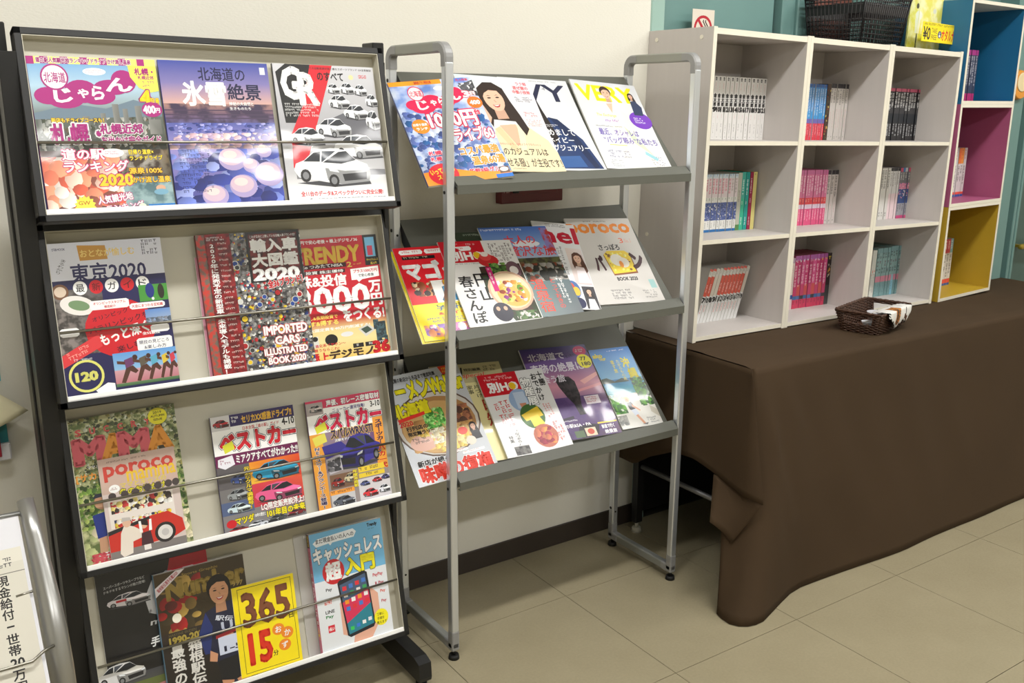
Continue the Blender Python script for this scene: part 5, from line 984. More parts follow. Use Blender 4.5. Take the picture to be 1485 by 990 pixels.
# ------------------------------------------------------------------ comics in the bookcases
def spA(n):     # white spines with black title
    def f(w, h):
        c = Cov(w, h, n); c.R(0, 0, 1, 1, (226, 224, 222)); c.T('集英', .3, .015, .75, .07, (60, 60, 64), .03, vert=True); c.marks(.42, .1, .6, .25, (220, 130, 140), 1, True); c.T('金太郎', .14, .27, .86, .47, BK, .06, vert=True); c.T(str(n), .08, .485, .92, .555, BK, .08); c.marks(.42, .6, .58, .68, (220, 140, 150), 1, True); c.marks(.4, .74, .62, .92, (90, 90, 96), 1, True); c.marks(.4, .955, .8, .975, (90, 90, 96), 1)
        return c
    return f
def strip(seed, stops, txt=None, tcol=WH, v=(.3, .7), num=None, mk=None, extra=None):
    def f(w, h):
        c = Cov(w, h, seed)
        for (v0, v1, col) in stops: c.R(0, v0, 1, v1, col)
        if mk:
            for (u0, v0, u1, v1, col) in mk: c.marks(u0, v0, u1, v1, col, 1, True, .95)
        if extra:
            for (u0, v0, u1, v1, cols, n) in extra: c.blobs(u0, v0, u1, v1, n, cols, .1, .25, 5, 1)
        if txt: c.T(txt, .2, v[0], .8, v[1], tcol, .04, vert=True)
        if num is not None: c.T(str(num[0]), .1, num[1], .9, num[2], num[3], .06)
        return c
    return f
_k = [0]
def book(label, F, u, w, h, spine, base, group=None, v=.14, d=.113, rot=0, cover=(224, 222, 218), page='brownpages', mats={}):
    """paperback standing in frame F with its spine to the front"""
    Mx = F @ Matrix.Translation((u, v, base)) @ Matrix.Rotation(rot, 4, 'Y')
    t = thing('paperback', label, 'book', Mx, group)
    key = ('c', cover)
    if key not in mats: mats[key] = plain('paperback_cover', cover, .4)
    m = MB(); g = .0007; m.box(g, 0, 0, .0012, d, h); m.box(w-.0012, 0, 0, w-g, d, h); m.box(g, 0, 0, w-g, .0012, h); c = m.build('cover', mats[key], t)
    m = MB(); m.box(.0013, .0012, .0015, w-.0013, d-.001, h-.0012); m.build('page_block', M[page], t)
    cv = spine(w-2*g, h)
    hold = bpy.data.objects.new('spine', None); C.objects.link(hold); hold.parent = t; hold.matrix_local = Matrix.Translation((g, 0, 0)) @ Matrix.Rotation(PI/2, 4, 'X')
    cv.emit(hold, 0, M['gloss'])
    return t
ORD = ['first', 'second', 'third', 'fourth', 'fifth', 'sixth', 'seventh', 'eighth', 'ninth', 'tenth', 'eleventh', 'twelfth', 'thirteenth', 'fourteenth']
def rowof(F, u0, u1, base, specs, group, v=.14, h=.18, d=.113, cell='', rot=0, page='brownpages'):
    """specs: list of (label, spine function, cover colour, relative width, height factor)"""
    tot = sum(s[3] for s in specs); x = u0; rnd = random.Random(len(specs)*7+int(u0*100))
    for s in specs:
        w = (u1-u0)*s[3]/tot
        book(s[0], F, x, w, h*s[4], s[1], base, group, v+rnd.uniform(-.0015, .0015), d, rot, s[2], page); x += w
# top left compartment: white numbered volumes
rowof(BM, .1635, .405, .5887, [('white paperback, %s from the left in the top left compartment, spine numbered %d' % (ORD[n-9], n), spA(n), (226, 224, 220), 1+(.15 if n in (14, 18) else 0), 1) for n in range(9, 22)], 'white numbered volumes in the top left compartment', h=.187)
# top middle
bl = lambda i: strip(i, [(0, .06, (40, 90, 160)), (.06, .45, (66, 140, 206)), (.45, .62, (60, 150, 214)), (.62, .7, (110, 100, 176)), (.7, 1, (214, 50, 70))], None, mk=[(.25, .08, .75, .6, WH), (.3, .72, .7, .95, (250, 214, 220))])
sp = [('%s blue, white and red comic from the left in the top middle compartment' % ORD[i], bl(i), (214, 218, 226), 1, .975) for i in range(8)]
sp += [('dark multicoloured comic between blue and white ones in the top middle compartment', strip(31, [(0, 1, (70, 50, 40))], extra=[(0, 0, 1, 1, [(150, 60, 40), (190, 170, 90), (60, 70, 50), (30, 26, 26)], 40)]), (60, 50, 44), 1.7, .99)]
sp += [('%s white comic with black lettering from the left in the top middle compartment' % ORD[i], strip(40+i, [(0, .08, (46, 44, 50)), (.08, 1, (206, 200, 196))], None, mk=[(.2, .1, .8, .38, (30, 28, 30)), (.42, .44, .58, .86, (190, 90, 100)), (.3, .93, .7, .98, BK)]), (210, 206, 200), 1.25, 1) for i in range(6)]
rowof(BM, .608, .822, .5887, sp, 'comics in the top middle compartment', h=.185)
# top right: black spines
rowof(BM, 1.060, 1.249, .5887, [('%s black comic from the left in the top right compartment' % ORD[i], strip(60+i, [(0, .06, (196, 90, 120)), (.06, .48, (52, 52, 56)), (.48, .66, (22, 30, 40)), (.66, 1, (32, 32, 36))], None, mk=[(.05, .08, .95, .46, (236, 236, 238)), (.2, .68, .8, .96, (206, 208, 212))]), (30, 30, 34), 1, 1) for i in range(11)], 'black comics in the top right compartment', h=.182)
# middle left
def spm(i):
    return strip(80+i, [(0, .07, (206, 216, 224)), (.07, .4, (222, 210, 214)), (.4, .49, (226, 226, 222)), (.49, .8, (84, 100, 156)), (.8, .955, (226, 226, 222)), (.955, 1, (30, 110, 176))], None, mk=[(.1, .0, .9, .07, (110, 160, 200)), (.1, .08, .9, .38, (206, 50, 100) if i < 8 else (160, 150, 140)), (.3, .41, .7, .46, BK), (.3, .82, .7, .94, (60, 60, 66))], extra=[(0, .49, 1, .8, [(60, 80, 140), (120, 130, 180), (230, 228, 232), (40, 50, 90)], 24)])
sp = [('%s white, magenta and blue comic from the left in the left bookcase' % ORD[i], spm(i), (222, 222, 218), 1, .985) for i in range(10)]
sp += [('pale grey-green picture comic in the middle compartment nearest the silver rack', strip(95, [(0, .9, (190, 190, 176)), (.9, 1, (90, 140, 80))], mk=[(.3, .3, .8, .6, (120, 120, 116))]), (190, 190, 180), 1.3, 1.0)]
sp += [('teal paperback next to the grey-green one in the left bookcase', strip(96, [(0, .45, (70, 176, 160)), (.45, 1, (60, 184, 150))], None, mk=[(.25, .12, .75, .42, WH), (.3, .5, .6, .58, WH), (.3, .78, .7, .94, WH)]), (60, 176, 152), 1.25, 1.01), ('darker teal paperback beside the crimson one in the left bookcase', strip(97, [(0, 1, (34, 160, 152))], None, mk=[(.25, .12, .75, .42, WH), (.3, .5, .6, .58, WH), (.3, .78, .7, .94, WH)]), (34, 156, 148), 1.25, 1.01)]
sp += [('crimson paperback between teal and yellow ones in the left bookcase', strip(98, [(0, 1, (158, 32, 74))], None, mk=[(.25, .1, .75, .4, WH), (.35, .45, .65, .55, WH), (.3, .78, .7, .94, WH)]), (150, 30, 70), 1.1, 1.01), ('pale yellow paperback at the right end of the middle row in the left bookcase', strip(99, [(0, 1, (226, 214, 136))], None, mk=[(.3, .03, .7, .08, BK)]), (222, 212, 140), 1.25, 1.01)]
rowof(BM, .160, .396, .3047, sp, 'paperbacks in the middle left compartment', h=.1815)
# middle middle
pk = lambda i: strip(110+i, [(0, .08, (206, 110, 160)), (.08, .5, (222, 120, 164)), (.5, .62, (232, 70, 80)), (.62, .7, (226, 206, 226)), (.7, 1, (222, 80, 130))], None, mk=[(.15, .1, .85, .48, (250, 236, 244)), (.2, .52, .8, .6, (250, 200, 190)), (.3, .72, .7, .95, (250, 236, 244))])
sp = [('%s pink comic from the left in the compartment at the centre of the bookcases' % ORD[i], pk(i), (224, 140, 176), 1, 1) for i in range(11)]
sp += [('%s black-lettered white comic right of the pink row at the centre' % ORD[i], strip(125+i, [(0, .08, (52, 50, 56)), (.08, 1, (212, 204, 202))], None, mk=[(.15, .1, .85, .55, (30, 28, 30)), (.4, .62, .6, .85, (196, 110, 120)), (.3, .93, .7, .98, BK)]), (212, 206, 204), 1.35, .99) for i in range(3)]
rowof(BM, .602, .814, .3047, sp, 'comics in the middle compartment of the middle bookcase', h=.185)
# middle right
sp = [('%s white comic with heavy black lettering in the middle row beside the pink box' % ORD[i], strip(140+i, [(0, 1, (214, 212, 208))], None, mk=[(.1, .03, .9, .5, (24, 22, 24)), (.2, .86, .8, .97, BK)]), (216, 212, 208), 1.2, 1) for i in range(3)]
sp += [('%s slim white and pink comic in the middle row beside the pink box' % ORD[i], strip(150+i, [(0, .06, (50, 50, 56)), (.06, .5, (216, 214, 214)), (.5, 1, (230, 206, 212))], None, mk=[(.2, .1, .8, .42, (60, 60, 66))]), (220, 214, 214), 1, 1) for i in range(4)]
sp += [('%s blue and pink figure comic in the middle row beside the pink box' % ORD[i], strip(160+i, [(0, .08, [(200, 80, 110), (70, 130, 190), (200, 200, 204), (206, 90, 120)][i]), (.08, .3, (120, 120, 124)), (.3, .42, (220, 140, 170)), (.42, .7, (44, 76, 140)), (.7, .94, (160, 160, 170)), (.94, 1, (210, 70, 130))], None, mk=[(.2, .1, .8, .28, (240, 240, 240)), (.2, .72, .8, .92, BK)], extra=[(0, .3, 1, .6, [(220, 130, 170), (60, 90, 160), (240, 220, 226)], 14)]), (130, 130, 150), 1.1, 1) for i in range(4)]
rowof(BM, 1.068, 1.248, .3047, sp, 'comics in the middle right compartment', h=.186)
# bottom left: leaning white volumes with red bands
nums = [7, 10, 8, 9, 11, 12, 13, 14, 15, 16, 17, 19]
LEAN = .298; W0 = .0172; 
def spl(n, red):
    st = [(0, .04, (226, 110, 96) if red else (214, 210, 200)), (.04, .14, (220, 216, 208)), (.14, .5, (220, 96, 78) if red else (222, 212, 198)), (.5, 1, (228, 228, 228))]
    return strip(180+n, st, None, num=(n, .53, .615, BK), mk=[(.25, .05, .75, .12, (150, 150, 150)), (.25, .28, .75, .48, (246, 230, 226) if red else (226, 214, 204))] + ([(.3, .66, .7, .84, (224, 110, 100))] if red else []))
for i, n in enumerate(nums):
    red = n not in (8, 9, 19); du = (.349-.165)/11.6
    t = book('leaning white paperback, %s from the left in the bottom left compartment, spine numbered %d' % (ORD[i], n), BM, .1545+i*du, .0152, .180, spl(n, red), .0155+.0152*math.sin(0)*0+.0002, 'leaning numbered volumes in the bottom left compartment', .139, .113, LEAN, (224, 222, 216), 'darkpages')
# bottom middle
pb = lambda i: strip(200+i, [(0, .09, (176, 96, 168)), (.09, .55, [(214, 60, 120), (196, 50, 110), (226, 90, 150)][i % 3]), (.55, .76, (222, 90, 90) if i % 2 else (214, 70, 120)), (.76, .83, [(60, 110, 170), (90, 120, 180), (60, 60, 70)][i % 3]), (.83, 1, (206, 50, 90))], None, mk=[(.15, .18, .85, .62, (250, 226, 236)), (.25, .85, .75, .95, (110, 20, 40))], extra=[(.2, .07, .8, .12, [(240, 200, 60) if i > 6 else (226, 220, 226)], 3)])
sp = [('very pale pink comic at the left end of the bottom row in the middle bookcase', strip(199, [(0, .1, (196, 170, 190)), (.1, .72, (238, 220, 214)), (.72, .8, (40, 90, 170)), (.8, 1, (226, 190, 196))], mk=[(.3, .14, .7, .6, (214, 90, 110))]), (232, 210, 210), 1.5, .97)]
sp += [('%s deep pink comic from the left in the bottom row of the middle bookcase' % ORD[i], pb(i), (206, 90, 140), 1.2, 1) for i in range(9)]
sp += [('dark comic with a standing figure between pink ones in the bottom row', strip(215, [(0, .62, (40, 26, 28)), (.62, 1, (60, 62, 64))], mk=[(.2, .06, .9, .14, (230, 206, 60))], extra=[(.25, .2, .75, .55, [(196, 186, 170), (70, 30, 36), (206, 150, 60), (30, 24, 24)], 12)]), (36, 30, 30), 1.7, 1)]
sp += [('red-pink comic with a yellow badge at the right end of the bottom row', strip(216, [(0, .1, (190, 80, 150)), (.1, .74, (214, 40, 60)), (.74, .81, (232, 196, 60)), (.81, 1, (206, 44, 66))], mk=[(.15, .16, .85, .68, (250, 226, 226)), (.25, .84, .75, .94, (110, 20, 30))], extra=[(.1, .08, .9, .12, [(240, 206, 60)], 4)]), (206, 50, 70), 1.4, 1)]
rowof(BM, .602, .852, .0152, sp, 'comics in the bottom compartment of the middle bookcase', h=.1845)
# bottom right
sp = [('%s white comic with tiny red pictures left of the pale teal row' % ORD[i], strip(220+i, [(0, 1, (212, 214, 206))], mk=[(.3, .5, .7, .95, (60, 80, 110))], extra=[(.3, .42, .8, .54, [(230, 110, 90)], 5)]), (216, 216, 210), 1, .97) for i in range(2)]
sp += [('%s pale teal comic from the left in the bottom right compartment' % ORD[i], strip(230+i, [(0, .1, (120, 156, 160)), (.1, .58, (134, 168, 168)), (.58, .7, (206, 130, 150) if i != 6 else (150, 180, 196)), (.7, 1, (116, 156, 160) if i != 6 else (130, 190, 214))], None, mk=[(.05, .1, .95, .26, BK), (.05, .27, .95, .4, (96, 40, 54)), (.05, .41, .95, .57, BK), (.3, .72, .7, .96, (60, 80, 90))]), (126, 164, 166), 1.15, 1+(.02 if i > 4 else 0)) for i in range(9)]
rowof(BM, 1.068, 1.249, .0152, sp, 'comics in the bottom right compartment', h=.1815)
# coloured boxes
sp = [('%s comic with purple top in the blue box' % ORD[i], strip(250+i, [(0, .1, (170, 60, 130)), (.1, .85, (70, 72, 90)), (.85, 1, (190, 50, 110))], None, mk=[(.1, .12, .9, .8, (214, 210, 214))]), (70, 70, 90), 1, 1) for i in range(4)]
rowof(CM, .268, .340, .7337, sp, 'comics in the blue box', v=.13, h=.188)
sp = [('%s comic of the group standing in the pink box' % ORD[i], strip(260+i, [(0, .32, [(206, 206, 206), (220, 120, 60), (226, 150, 70), (196, 196, 196)][i]), (.32, .9, (210, 206, 206)), (.9, .95, (226, 90, 70)), (.95, 1, (50, 90, 160))], None, mk=[(.15, .02, .85, .3, (190, 60, 60)), (.15, .36, .85, .86, BK)]), (206, 202, 200), 1, 1) for i in range(4)]
rowof(CM, .260, .346, .3667, sp, 'comics in the pink box', v=.13, h=.189)
sp = [('%s comic from the left in the yellow box' % ORD[i], strip(270+i, [(0, .3, [(196, 60, 90), (206, 70, 90), (130, 176, 186)][i]), (.3, .86, (214, 210, 206)), (.86, .95, (226, 80, 70)), (.95, 1, (50, 90, 160))], None, mk=[(.2, .04, .8, .28, WH), (.1, .32, .9, .84, BK)]), (210, 206, 204), 1, 1-.0*i) for i in range(3)]
rowof(CM, .260, .323, .0117, sp, 'comics in the yellow box', v=.13, h=.188)

# ------------------------------------------------------------------ on top of the bookcases
def plastic_basket():
    t = thing('mesh_basket', 'black plastic mesh basket standing on top of the middle bookcase', 'basket', BM @ Matrix.Translation((.708, .035, CH+.001)))
    W, D, H, tp = .215, .20, .145, .016
    def P(a, b, z):   # a, b in 0..1 round the base; tapered
        k = z/H*tp; return Vector((-k+a*(W+2*k), -k+b*(D+2*k), z))
    m = MB(); r = .0021
    for j in range(1, 10):
        if j in (6, 7): continue
        z = H*j/10; m.tube([P(0, 0, z), P(1, 0, z), P(1, 1, z), P(0, 1, z)], r, 4, closed=True)
    m.build('horizontal_bars', M['wirebasket'], t)
    for nm, A, B, n in (('front_bars', (0, 0), (1, 0), 22), ('back_bars', (0, 1), (1, 1), 22), ('left_bars', (0, 0), (0, 1), 15), ('right_bars', (1, 0), (1, 1), 15)):
        m = MB()
        for i in range(n+1):
            k = i/n; a, b = A[0]+(B[0]-A[0])*k, A[1]+(B[1]-A[1])*k; m.tube([P(a, b, 0), P(a, b, H)], r if i % n else .004, 4)
        o = m.build(nm, M['wirebasket'], t)
    for nm, a, b in (('front_band', (0, 0), (1, 0)), ('back_band', (0, 1), (1, 1)), ('left_band', (0, 0), (0, 1)), ('right_band', (1, 0), (1, 1))):
        m = MB(); p = [P(*a, H*.62), P(*b, H*.62), P(*b, H*.84), P(*a, H*.84)]; q = [v+Vector((.001, .0015, 0)) for v in p]
        v = [m.bm.verts.new(x) for x in p+q]
        for f in ((0, 1, 2, 3), (7, 6, 5, 4), (0, 1, 5, 4), (1, 2, 6, 5), (2, 3, 7, 6), (3, 0, 4, 7)): m.bm.faces.new([v[i] for i in f])
        m.build(nm, M['wirebasket'], t)
    m = MB(); m.tube([P(0, 0, H), P(1, 0, H), P(1, 1, H), P(0, 1, H)], .005, 6, closed=True); m.build('rim', M['wirebasket'], t)
    m = MB(); m.box(0, 0, 0, W, D, .003); m.build('base', M['wirebasket'], t)
    o = thing('carton', 'red-brown carton edge behind the rim of the black mesh basket', 'box', BM @ Matrix.Translation((.74, .248, CH+.001)))
    m = MB(); m.box(0, 0, 0, .2, .01, .19, bev=.001); m.build('panel', M['rust'], o); m = MB(); m.box(0, -.003, .165, .2, 0, .175); m.build('grey_edge', M['joint'], o)
plastic_basket()
def flyer_stand():
    t = thing('leaflet_holder', 'clear acrylic leaflet holder standing on the right-hand bookcase', 'leaflet holder', BM @ Matrix.Translation((1.048, .055, CH+.0005)) @ Matrix.Rotation(.05, 4, 'Z'))
    m = MB(); m.box(0, 0, 0, .26, .003, .05); m.box(0, 0, 0, .26, .09, .003); m.build('front_lip', M['acryl'], t)
    m = MB(); m.box(0, .06, 0, .26, .063, .32); m.build('back_plate', M['acryl'], t)
    for x in (0, .257):
        m = MB(); m.box(x, 0, 0, x+.003, .06, .14 if x else .32); m.build('side_plate', M['acryl'], t)
    W, H = .215, .30; c = Cov(W, H, 71); c.R(0, 0, 1, 1, [(0, (240, 232, 90)), (.5, (236, 230, 110)), (1, (232, 220, 60))], ((250, 246, 190), 20)); c.E(.28, .62, .1, .05, (238, 240, 226)); c.E(.22, .52, .04, .03, (90, 84, 60)); c.E(.75, .55, .05, .03, (226, 226, 210)); c.E(.7, .82, .05, .02, (230, 180, 160)); c.E(.82, .82, .05, .02, (226, 150, 130)); c.E(.93, .84, .04, .02, (226, 190, 160)); c.P([(.18, .66), (.34, .66), (.32, .82), (.2, .82)], (236, 238, 220)); c.marks(.2, .3, .7, .4, (230, 180, 60), 2)
    fl = thing('flyer', 'pale yellow free flyers standing in the acrylic holder', 'flyer', BM @ Matrix.Translation((1.064, .1, CH+.004)) @ Matrix.Rotation(.05, 4, 'Z') @ Matrix.Rotation(PI/2-.0, 4, 'X'))
    m = MB(); m.box(0, 0, -.006, W, H, 0); m.build('paper_stack', plain('pale_yellow_paper', (226, 220, 130), .6), fl); c.emit(fl, 0, M['gloss'])
    W, H = .245, .064; c = Cov(W, H, 72); c.R(0, 0, 1, 1, (250, 226, 20)); c.marks(.04, .04, .96, .2, (60, 50, 30), 1); c.T('¥0', .03, .26, .22, .9, BK, .02); c.T('TAKE', .25, .28, .4, .54, (70, 60, 20), .0); c.T('FREE', .25, .62, .4, .88, (70, 60, 20), .0); c.E(.475, .58, .05, .19, (50, 60, 110)); c.T('小樽', .45, .44, .5, .72, WH, .02, vert=True); c.T('オタルナビ', .53, .3, .98, .86, (226, 44, 40), .03)
    st = thing('price_strip', 'bright yellow strip with black and red lettering on the acrylic holder', 'sign', BM @ Matrix.Translation((1.070, .0495, CH+.028)) @ Matrix.Rotation(.05, 4, 'Z') @ Matrix.Rotation(PI/2, 4, 'X'))
    m = MB(); m.box(0, 0, -.001, W, H, 0); m.build('card', plain('yellow_card', (246, 220, 20), .5), st); c.emit(st, 0, M['gloss'])
flyer_stand()
def no_smoking():
    W, H = .094, .15; c = Cov(W, H, 73); c.R(0, 0, 1, 1, (216, 206, 192)); c.ring(.5, .38, .42, .265, .09, (176, 36, 50))
    k = math.radians(45); c.P([(.2, .2), (.27, .155), (.8, .56), (.73, .6)], (176, 36, 50)); c.R(.24, .42, .58, .47, BK); c.R(.6, .42, .64, .47, (60, 60, 60))
    for dx in (0, .1): c.P([(.5+dx, .2), (.47+dx, .24), (.52+dx, .28), (.58+dx, .33), (.56+dx, .37), (.6+dx, .37), (.62+dx, .32), (.56+dx, .27), (.52+dx, .24), (.53+dx, .2)], BK)
    c.T('禁煙', .2, .74, .8, .92, (150, 30, 40), .03)
    t = thing('no_smoking_sign', 'small cream no-smoking sign on the teal wall panel', 'sign', Matrix.Translation((1.1, .0175, 1.502)) @ Matrix.Rotation(PI/2, 4, 'X'))
    m = MB(); m.box(0, 0, -.002, W, H, 0, bev=.0005); m.build('plate', plain('cream_plate', (214, 204, 190), .4), t); c.emit(t, 0, M['matte'])
no_smoking()
def orange_disc():
    t = thing('clock', 'orange and white disc fixed to the teal post beside the blue box', 'wall ornament', loc=(2.955, -.011, 1.45))
    m = MB(); m.tube([(0, 0, 0), (0, -.02, 0)], [.062, .055], 28); m.build('body', plain('orange_plastic', (226, 150, 50), .35), t); m = MB(); m.tube([(0, -.02, .01), (0, -.023, .01)], [.04, .036], 24); m.build('face', plain('pale_face', (232, 214, 170), .35), t)
orange_disc()
def red_box():
    t = thing('wall_cabinet', 'dark red metal cabinet on the wall behind the silver rack', 'cabinet', loc=(.47, 0, 1.098))
    m = MB(); m.box(-.106, -.03, 0, .106, -.0005, .26, bev=.002); m.build('body', M['redbox'], t)
    m = MB(); m.box(-.075, -.032, .024, .085, -.03, .235, bev=.0006); m.build('door', M['redbox'], t)
    m = MB(); m.box(-.07, -.036, .028, -.05, -.032, .036, bev=.001); m.build('latch', M['rubber'], t)
    c = Cov(.036, .006, 5); c.marks(0, 0, 1, 1, (220, 190, 190), 1); h = bpy.data.objects.new('small_caption', None); C.objects.link(h); h.parent = t; h.matrix_local = Matrix.Translation((-.098, -.0302, .028)) @ Matrix.Rotation(PI/2, 4, 'X'); c.emit(h, 0, M['matte'])
red_box()

# ------------------------------------------------------------------ wicker basket with a patterned cloth
def wicker():
    O = Vector((1.4885, -.470, ztop(1.55)+.0035)); Mx = Matrix.Translation(O) @ Matrix.Rotation(math.radians(14), 4, 'Z')
    t = thing('wicker_basket', 'dark brown rectangular wicker basket on the tablecloth', 'basket', Mx)
    W, D, H, tp = .215, .118, .066, .017
    def P(s, z, off=0):
        k = z/H*tp; a, b = W+2*k, D+2*k; per = 2*(a+b); d = (s % 1)*per; R = .014
        if d < a: p, n = (d, 0), (0, -1)
        elif d < a+b: p, n = (a, d-a), (1, 0)
        elif d < 2*a+b: p, n = (2*a+b-d, b), (0, 1)
        else: p, n = (0, per-d), (-1, 0)
        # round corners
        x = min(max(p[0], 0), a); y = min(max(p[1], 0), b); cx = min(max(x, R), a-R); cy = min(max(y, R), b-R)
        v = Vector((x-cx, y-cy)); 
        if (x < R or x > a-R) and (y < R or y > b-R) and v.length > 1e-6: v2 = v.normalized()*R; x, y = cx+v2.x, cy+v2.y; n = (v2.x/R, v2.y/R)
        return Vector((x-k+n[0]*off, y-k+n[1]*off, z))
    N = 96; stakes = 48
    def hole(s, z, a=W+.02, b=D+.02):   # oblong handles in the short ends
        per = 2*(a+b); d = (s % 1)*per
        e1 = a+b/2; e2 = 2*a+b+b/2
        return .031 < z < .056 and (abs(d-e1) < .040 or abs(d-e2) < .040)
    m = MB(); rows = 15
    for j in range(rows):
        z = .003+j*(H-.006)/(rows-1); pts = [P(i/N, z, .0026*math.sin(PI*(i*stakes/N*2/2)+PI*j)) for i in range(N)]
        run = []; runs = []
        for i in range(N+1):
            if i < N and not hole(i/N, z): run.append(pts[i])
            else:
                if i == N and not hole(0, z) and len(run) == N: break
                if i == N and not hole(0, z): run.append(pts[0])
                if len(run) > 1: runs.append(run)
                run = []
        if len(run) == N: m.tube(run, .0026, 5, closed=True)
        for r in runs: m.tube(r, .0026, 5)
    w = m.build('woven_bands', M['wicker'], t); w['kind'] = 'stuff'
    m = MB()
    for i in range(stakes):
        s = (i+.5)/stakes
        if hole(s, .045): m.tube([P(s, 0), P(s, .035)], .002, 5)
        else: m.tube([P(s, 0), P(s, H)], .0028, 5)
    w = m.build('stakes', M['wicker'], t); w['kind'] = 'stuff'
    m = MB()
    for ph in (0, PI): m.tube([P(i/N, H+.002+.0018*math.sin(i*1.3+ph), .0018*math.cos(i*1.3+ph)) for i in range(N)], .0036, 6, closed=True)
    m.build('rim', M['wicker'], t)
    m = MB(); m.box(.004, .004, .001, W-.004, D-.004, .004); m.build('base', M['wicker'], t)
    # things inside
    for k, (x, y, z, r, lb) in enumerate(((.05, .05, .022, .021, 'round white lid lying in the left part of the wicker basket'), (.165, .07, .03, .03, 'white bowl at the right end of the wicker basket'))):
        b = thing('bowl', lb, 'bowl', Mx @ Matrix.Translation((x, y, .0045)))
        q = MB(); n = 9; q.tube([(0, 0, i*z*1.2/n) for i in range(n+1)], [r*math.sin(.25+1.2*(i/n)) for i in range(n+1)], 20); q.build('bowl_body', M['whiteplastic'], b)
    # patterned cloth hung over the front rim
    c = Cov(.10, .085, 81)
    K, L_ = 20, 16; rowsP = []; Mi = Mx
    def fx(a, s):   # a along the rim 0..1, s from inside over the rim to the tip
        x = .008+.19*a+.004*math.sin(5*s); 
        if s < .35: q = s/.35; y = .055-.066*q; z = .052+.02*q+.006*math.sin(PI*q)
        else:
            q = (s-.35)/.65; y = -.024+.008*q-.005*math.sin(PI*q); z = .074-.066*q
        return Vector((x, y, z))
    tip = []
    V, F, A, B = [], [], [], []
    NA, NS = 40, 26
    def lim(a):   # the cloth hangs in two points
        return max(.5+.5*(1-abs(a-.47)/.47), .45+.43*(1-abs(a-.78)/.2) if a > .58 else 0)*(1 if a < .97 else .9)
    for i in range(NA+1):
        for j in range(NS+1):
            a = i/NA; s = j/NS*min(1, lim(a)); p = fx(a, s); V.append((p.x, p.y-.0035-.003*math.sin(9*a), p.z))
    for i in range(NA):
        for j in range(NS):
            f = (i*(NS+1)+j, (i+1)*(NS+1)+j, (i+1)*(NS+1)+j+1, i*(NS+1)+j+1); F.append(f); a = (i+.5)/NA; s = (j+.5)/NS
            col = (222, 220, 216)
            if j >= NS-2 or i <= 1 or i >= NA-2: col = BK if (i//2+j//2) % 2 else (226, 226, 224)
            elif abs(a-.42) < .13 and .28 < s < .9:
                col = (190, 120, 50) if ((i*7+j*3) % 5 < 3) else (66, 46, 30)
                if abs(a-.42) < .04 and s > .4: col = (50, 40, 34)
            elif abs(a-.74) < .012: col = (60, 54, 52)
            elif .7 < a < .8 and s > .72: col = (96, 64, 40)
            for _ in f: A.append((*lin(col), 1)); B.append((0, 0, 0, 0))
    n = thing('napkin', 'white cloth with black scalloped edge and orange-brown animal print over the basket rim', 'napkin', Mx)
    o = mesh_print('cloth_sheet', V, F, A, B, M['matte'], n); o.data.polygons.foreach_set('use_smooth', [True]*len(o.data.polygons)); md = o.modifiers.new('t', 'SOLIDIFY'); md.thickness = .0012
wicker()

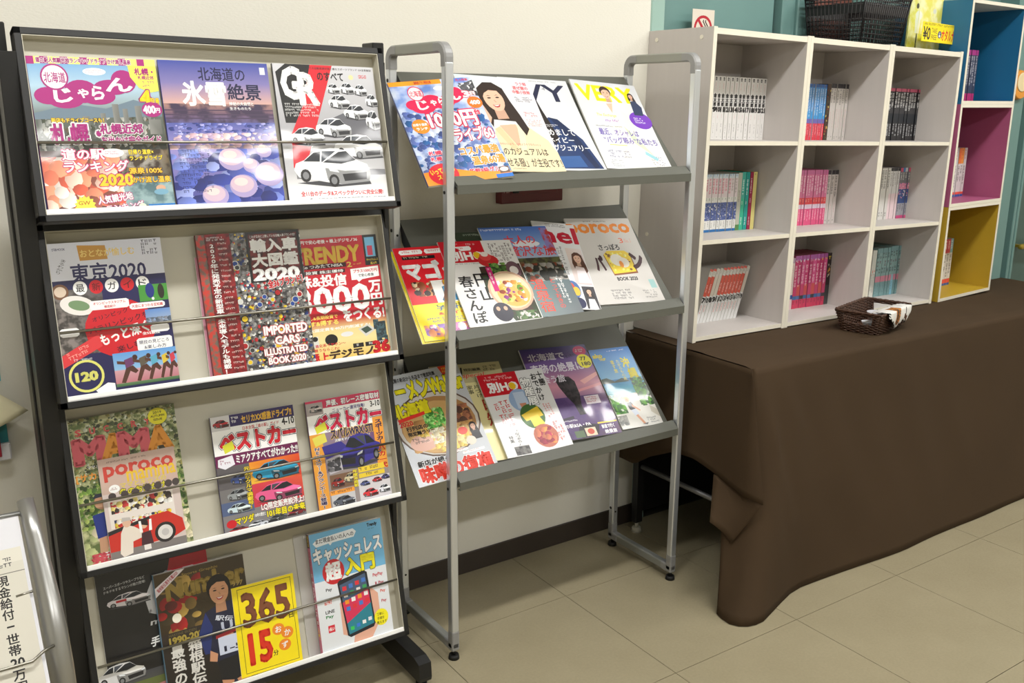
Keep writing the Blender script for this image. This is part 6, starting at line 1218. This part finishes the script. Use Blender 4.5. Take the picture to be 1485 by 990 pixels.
# ------------------------------------------------------------------ newspaper stand and wall leaflets at the left edge
def news():
    t = thing('newspaper_stand', 'bent silver tube newspaper stand at the lower left corner', 'newspaper stand', loc=(-1.15, -.85, 0)); L = Vector((-1.15, -.85, 0))
    for x in (-.945, -1.37):
        m = MB(); P_ = [Vector((x, -.735, .798)), Vector((x+.003, -.77, .75)), Vector((x+.005, -.80, .71)), Vector((x+.006, -.83, .672)), Vector((x+.006, -.85, .635)), Vector((x+.006, -.862, .59)), Vector((x+.006, -.868, .5)), Vector((x+.006, -.87, .03))]
        m.tube([p-L for p in P_], [.0115, .0125, .0138, .015, .0165, .0175, .018, .018], 18); tb = m.build('tube_leg', M['chrome'], t)
        m = MB(); m.cyl((x+.006+1.15, -.87+.85, 0), .018, .03, 16); m.build('foot_cap', M['rubber'], tb)
    pm = Matrix(((1, 0, 0, -1.35), (0, .607, -.794, -1.023), (0, .794, .607, .429), (0, 0, 0, 1)))
    m = MB(); m.box(-.006, 0, -.006, .392, .45, -.003); b = m.build('back_board', M['whiteplastic'], t); b.matrix_local = Matrix.Translation(-L) @ pm
    m = MB(); m.tube([(-.02, .455, -.004), (.395, .45, -.004)], .004, 8); m.build('top_edge', M['chrome'], b)
    m = MB(); m.tube([(-.02, .235, .012), (.375, .235, .012), (.39, .245, .006), (.405, .25, -.002)], .0022, 8); m.tube([(.37, .33, .002), (.392, .332, .002)], .002, 8); m.build('holding_wire', M['rod'], b)
    m = MB(); m.tube([Vector((-1.37, -.87, .12))-L, Vector((-.94, -.87, .12))-L], .009, 10); m.build('crossbar', M['chrome'], t)
    W, H = .30, .40; c = Cov(W, H, 91); c.R(0, 0, 1, 1, (206, 202, 190)); c.R(0, .0, 1, .05, (214, 210, 198)); c.T('現金給付', .875, .095, .925, .25, (40, 38, 38), .02, vert=True); c.T('一', .885, .272, .915, .276, (40, 38, 38), .02); c.T('世帯', .875, .3, .925, .375, (40, 38, 38), .02, vert=True); c.T('20', .875, .385, .93, .415, (40, 38, 38), .03); c.T('万円', .875, .425, .925, .5, (40, 38, 38), .02, vert=True); c.R(0, .085, 1, .088, (120, 118, 110)); c.marks(.86, .03, .97, .07, (80, 80, 80), 2); c.marks(.1, .12, .8, .9, (110, 108, 104), 14, True); c.T('新聞', .3, .15, .55, .4, (60, 58, 58), .01, vert=True)
    n = thing('newspaper', 'off-white newspaper sheet with a bold vertical headline in the silver stand', 'newspaper', pm @ Matrix.Translation((.087, 0, .003)) )
    m = MB(); m.box(0, 0, -.003, W, H, 0); m.build('folded_sheets', plain('newsprint', (200, 196, 184), .8), n); c.emit(n, 0, M['matte'])
    # leaflets on the wall
    p = thing('leaflet_pocket', 'white plastic wall pocket at the left picture edge', 'wall pocket', loc=(-1.0, 0, .62))
    m = MB(); m.box(-.12, -.03, 0, .104, -.001, .038, bev=.003); m.build('pocket', M['whiteplastic'], p)
    for nm, lb, x0, x1, y0, y1, z0, z1, mt in (('leaflet', 'teal leaflet standing in the wall pocket', -1.09, -.898, -.020, -.017, .64, .70, 'tealpaper'), ('leaflet', 'crimson card in front of the teal leaflet', -1.02, -.915, -.036, -.0315, .632, .70, 'crimson')):
        q = thing(nm, lb, 'leaflet', loc=((x0+x1)/2, y0, z0)); m = MB(); m.box((x0-x1)/2, 0, 0, (x1-x0)/2, y1-y0, z1-z0, bev=.0008); m.build('sheet', M[mt], q)
    q = thing('notice', 'cyan notice strip on the wall at the left picture edge', 'notice', loc=(-1.0, 0, .79)); m = MB(); m.box(-.1, -.003, 0, .104, -.0008, .05); m.build('sheet', plain('cyan_paper', (90, 190, 206), .6), q)
    q = thing('paper_sheet', 'curled cream paper sheet hanging at the left picture edge', 'paper', loc=(-.98, -.05, .70)); G = []
    for i in range(13):
        a = i/12; row = []
        for j in range(13):
            b_ = j/12; x = -.09+.215*a*(1-.6*b_); z = -.008+.115*b_+.035*a-.012*math.sin(PI*a)*(1-b_)*1.0; y = -.03*math.sin(PI*a)*(1-.5*b_)+.01*a; row.append((x, y, z))
        G.append(row)
    grid_mesh('sheet', G, M['creampaper'], q, thick=.0008)
news()
bpy.data.objects.remove(_fo)
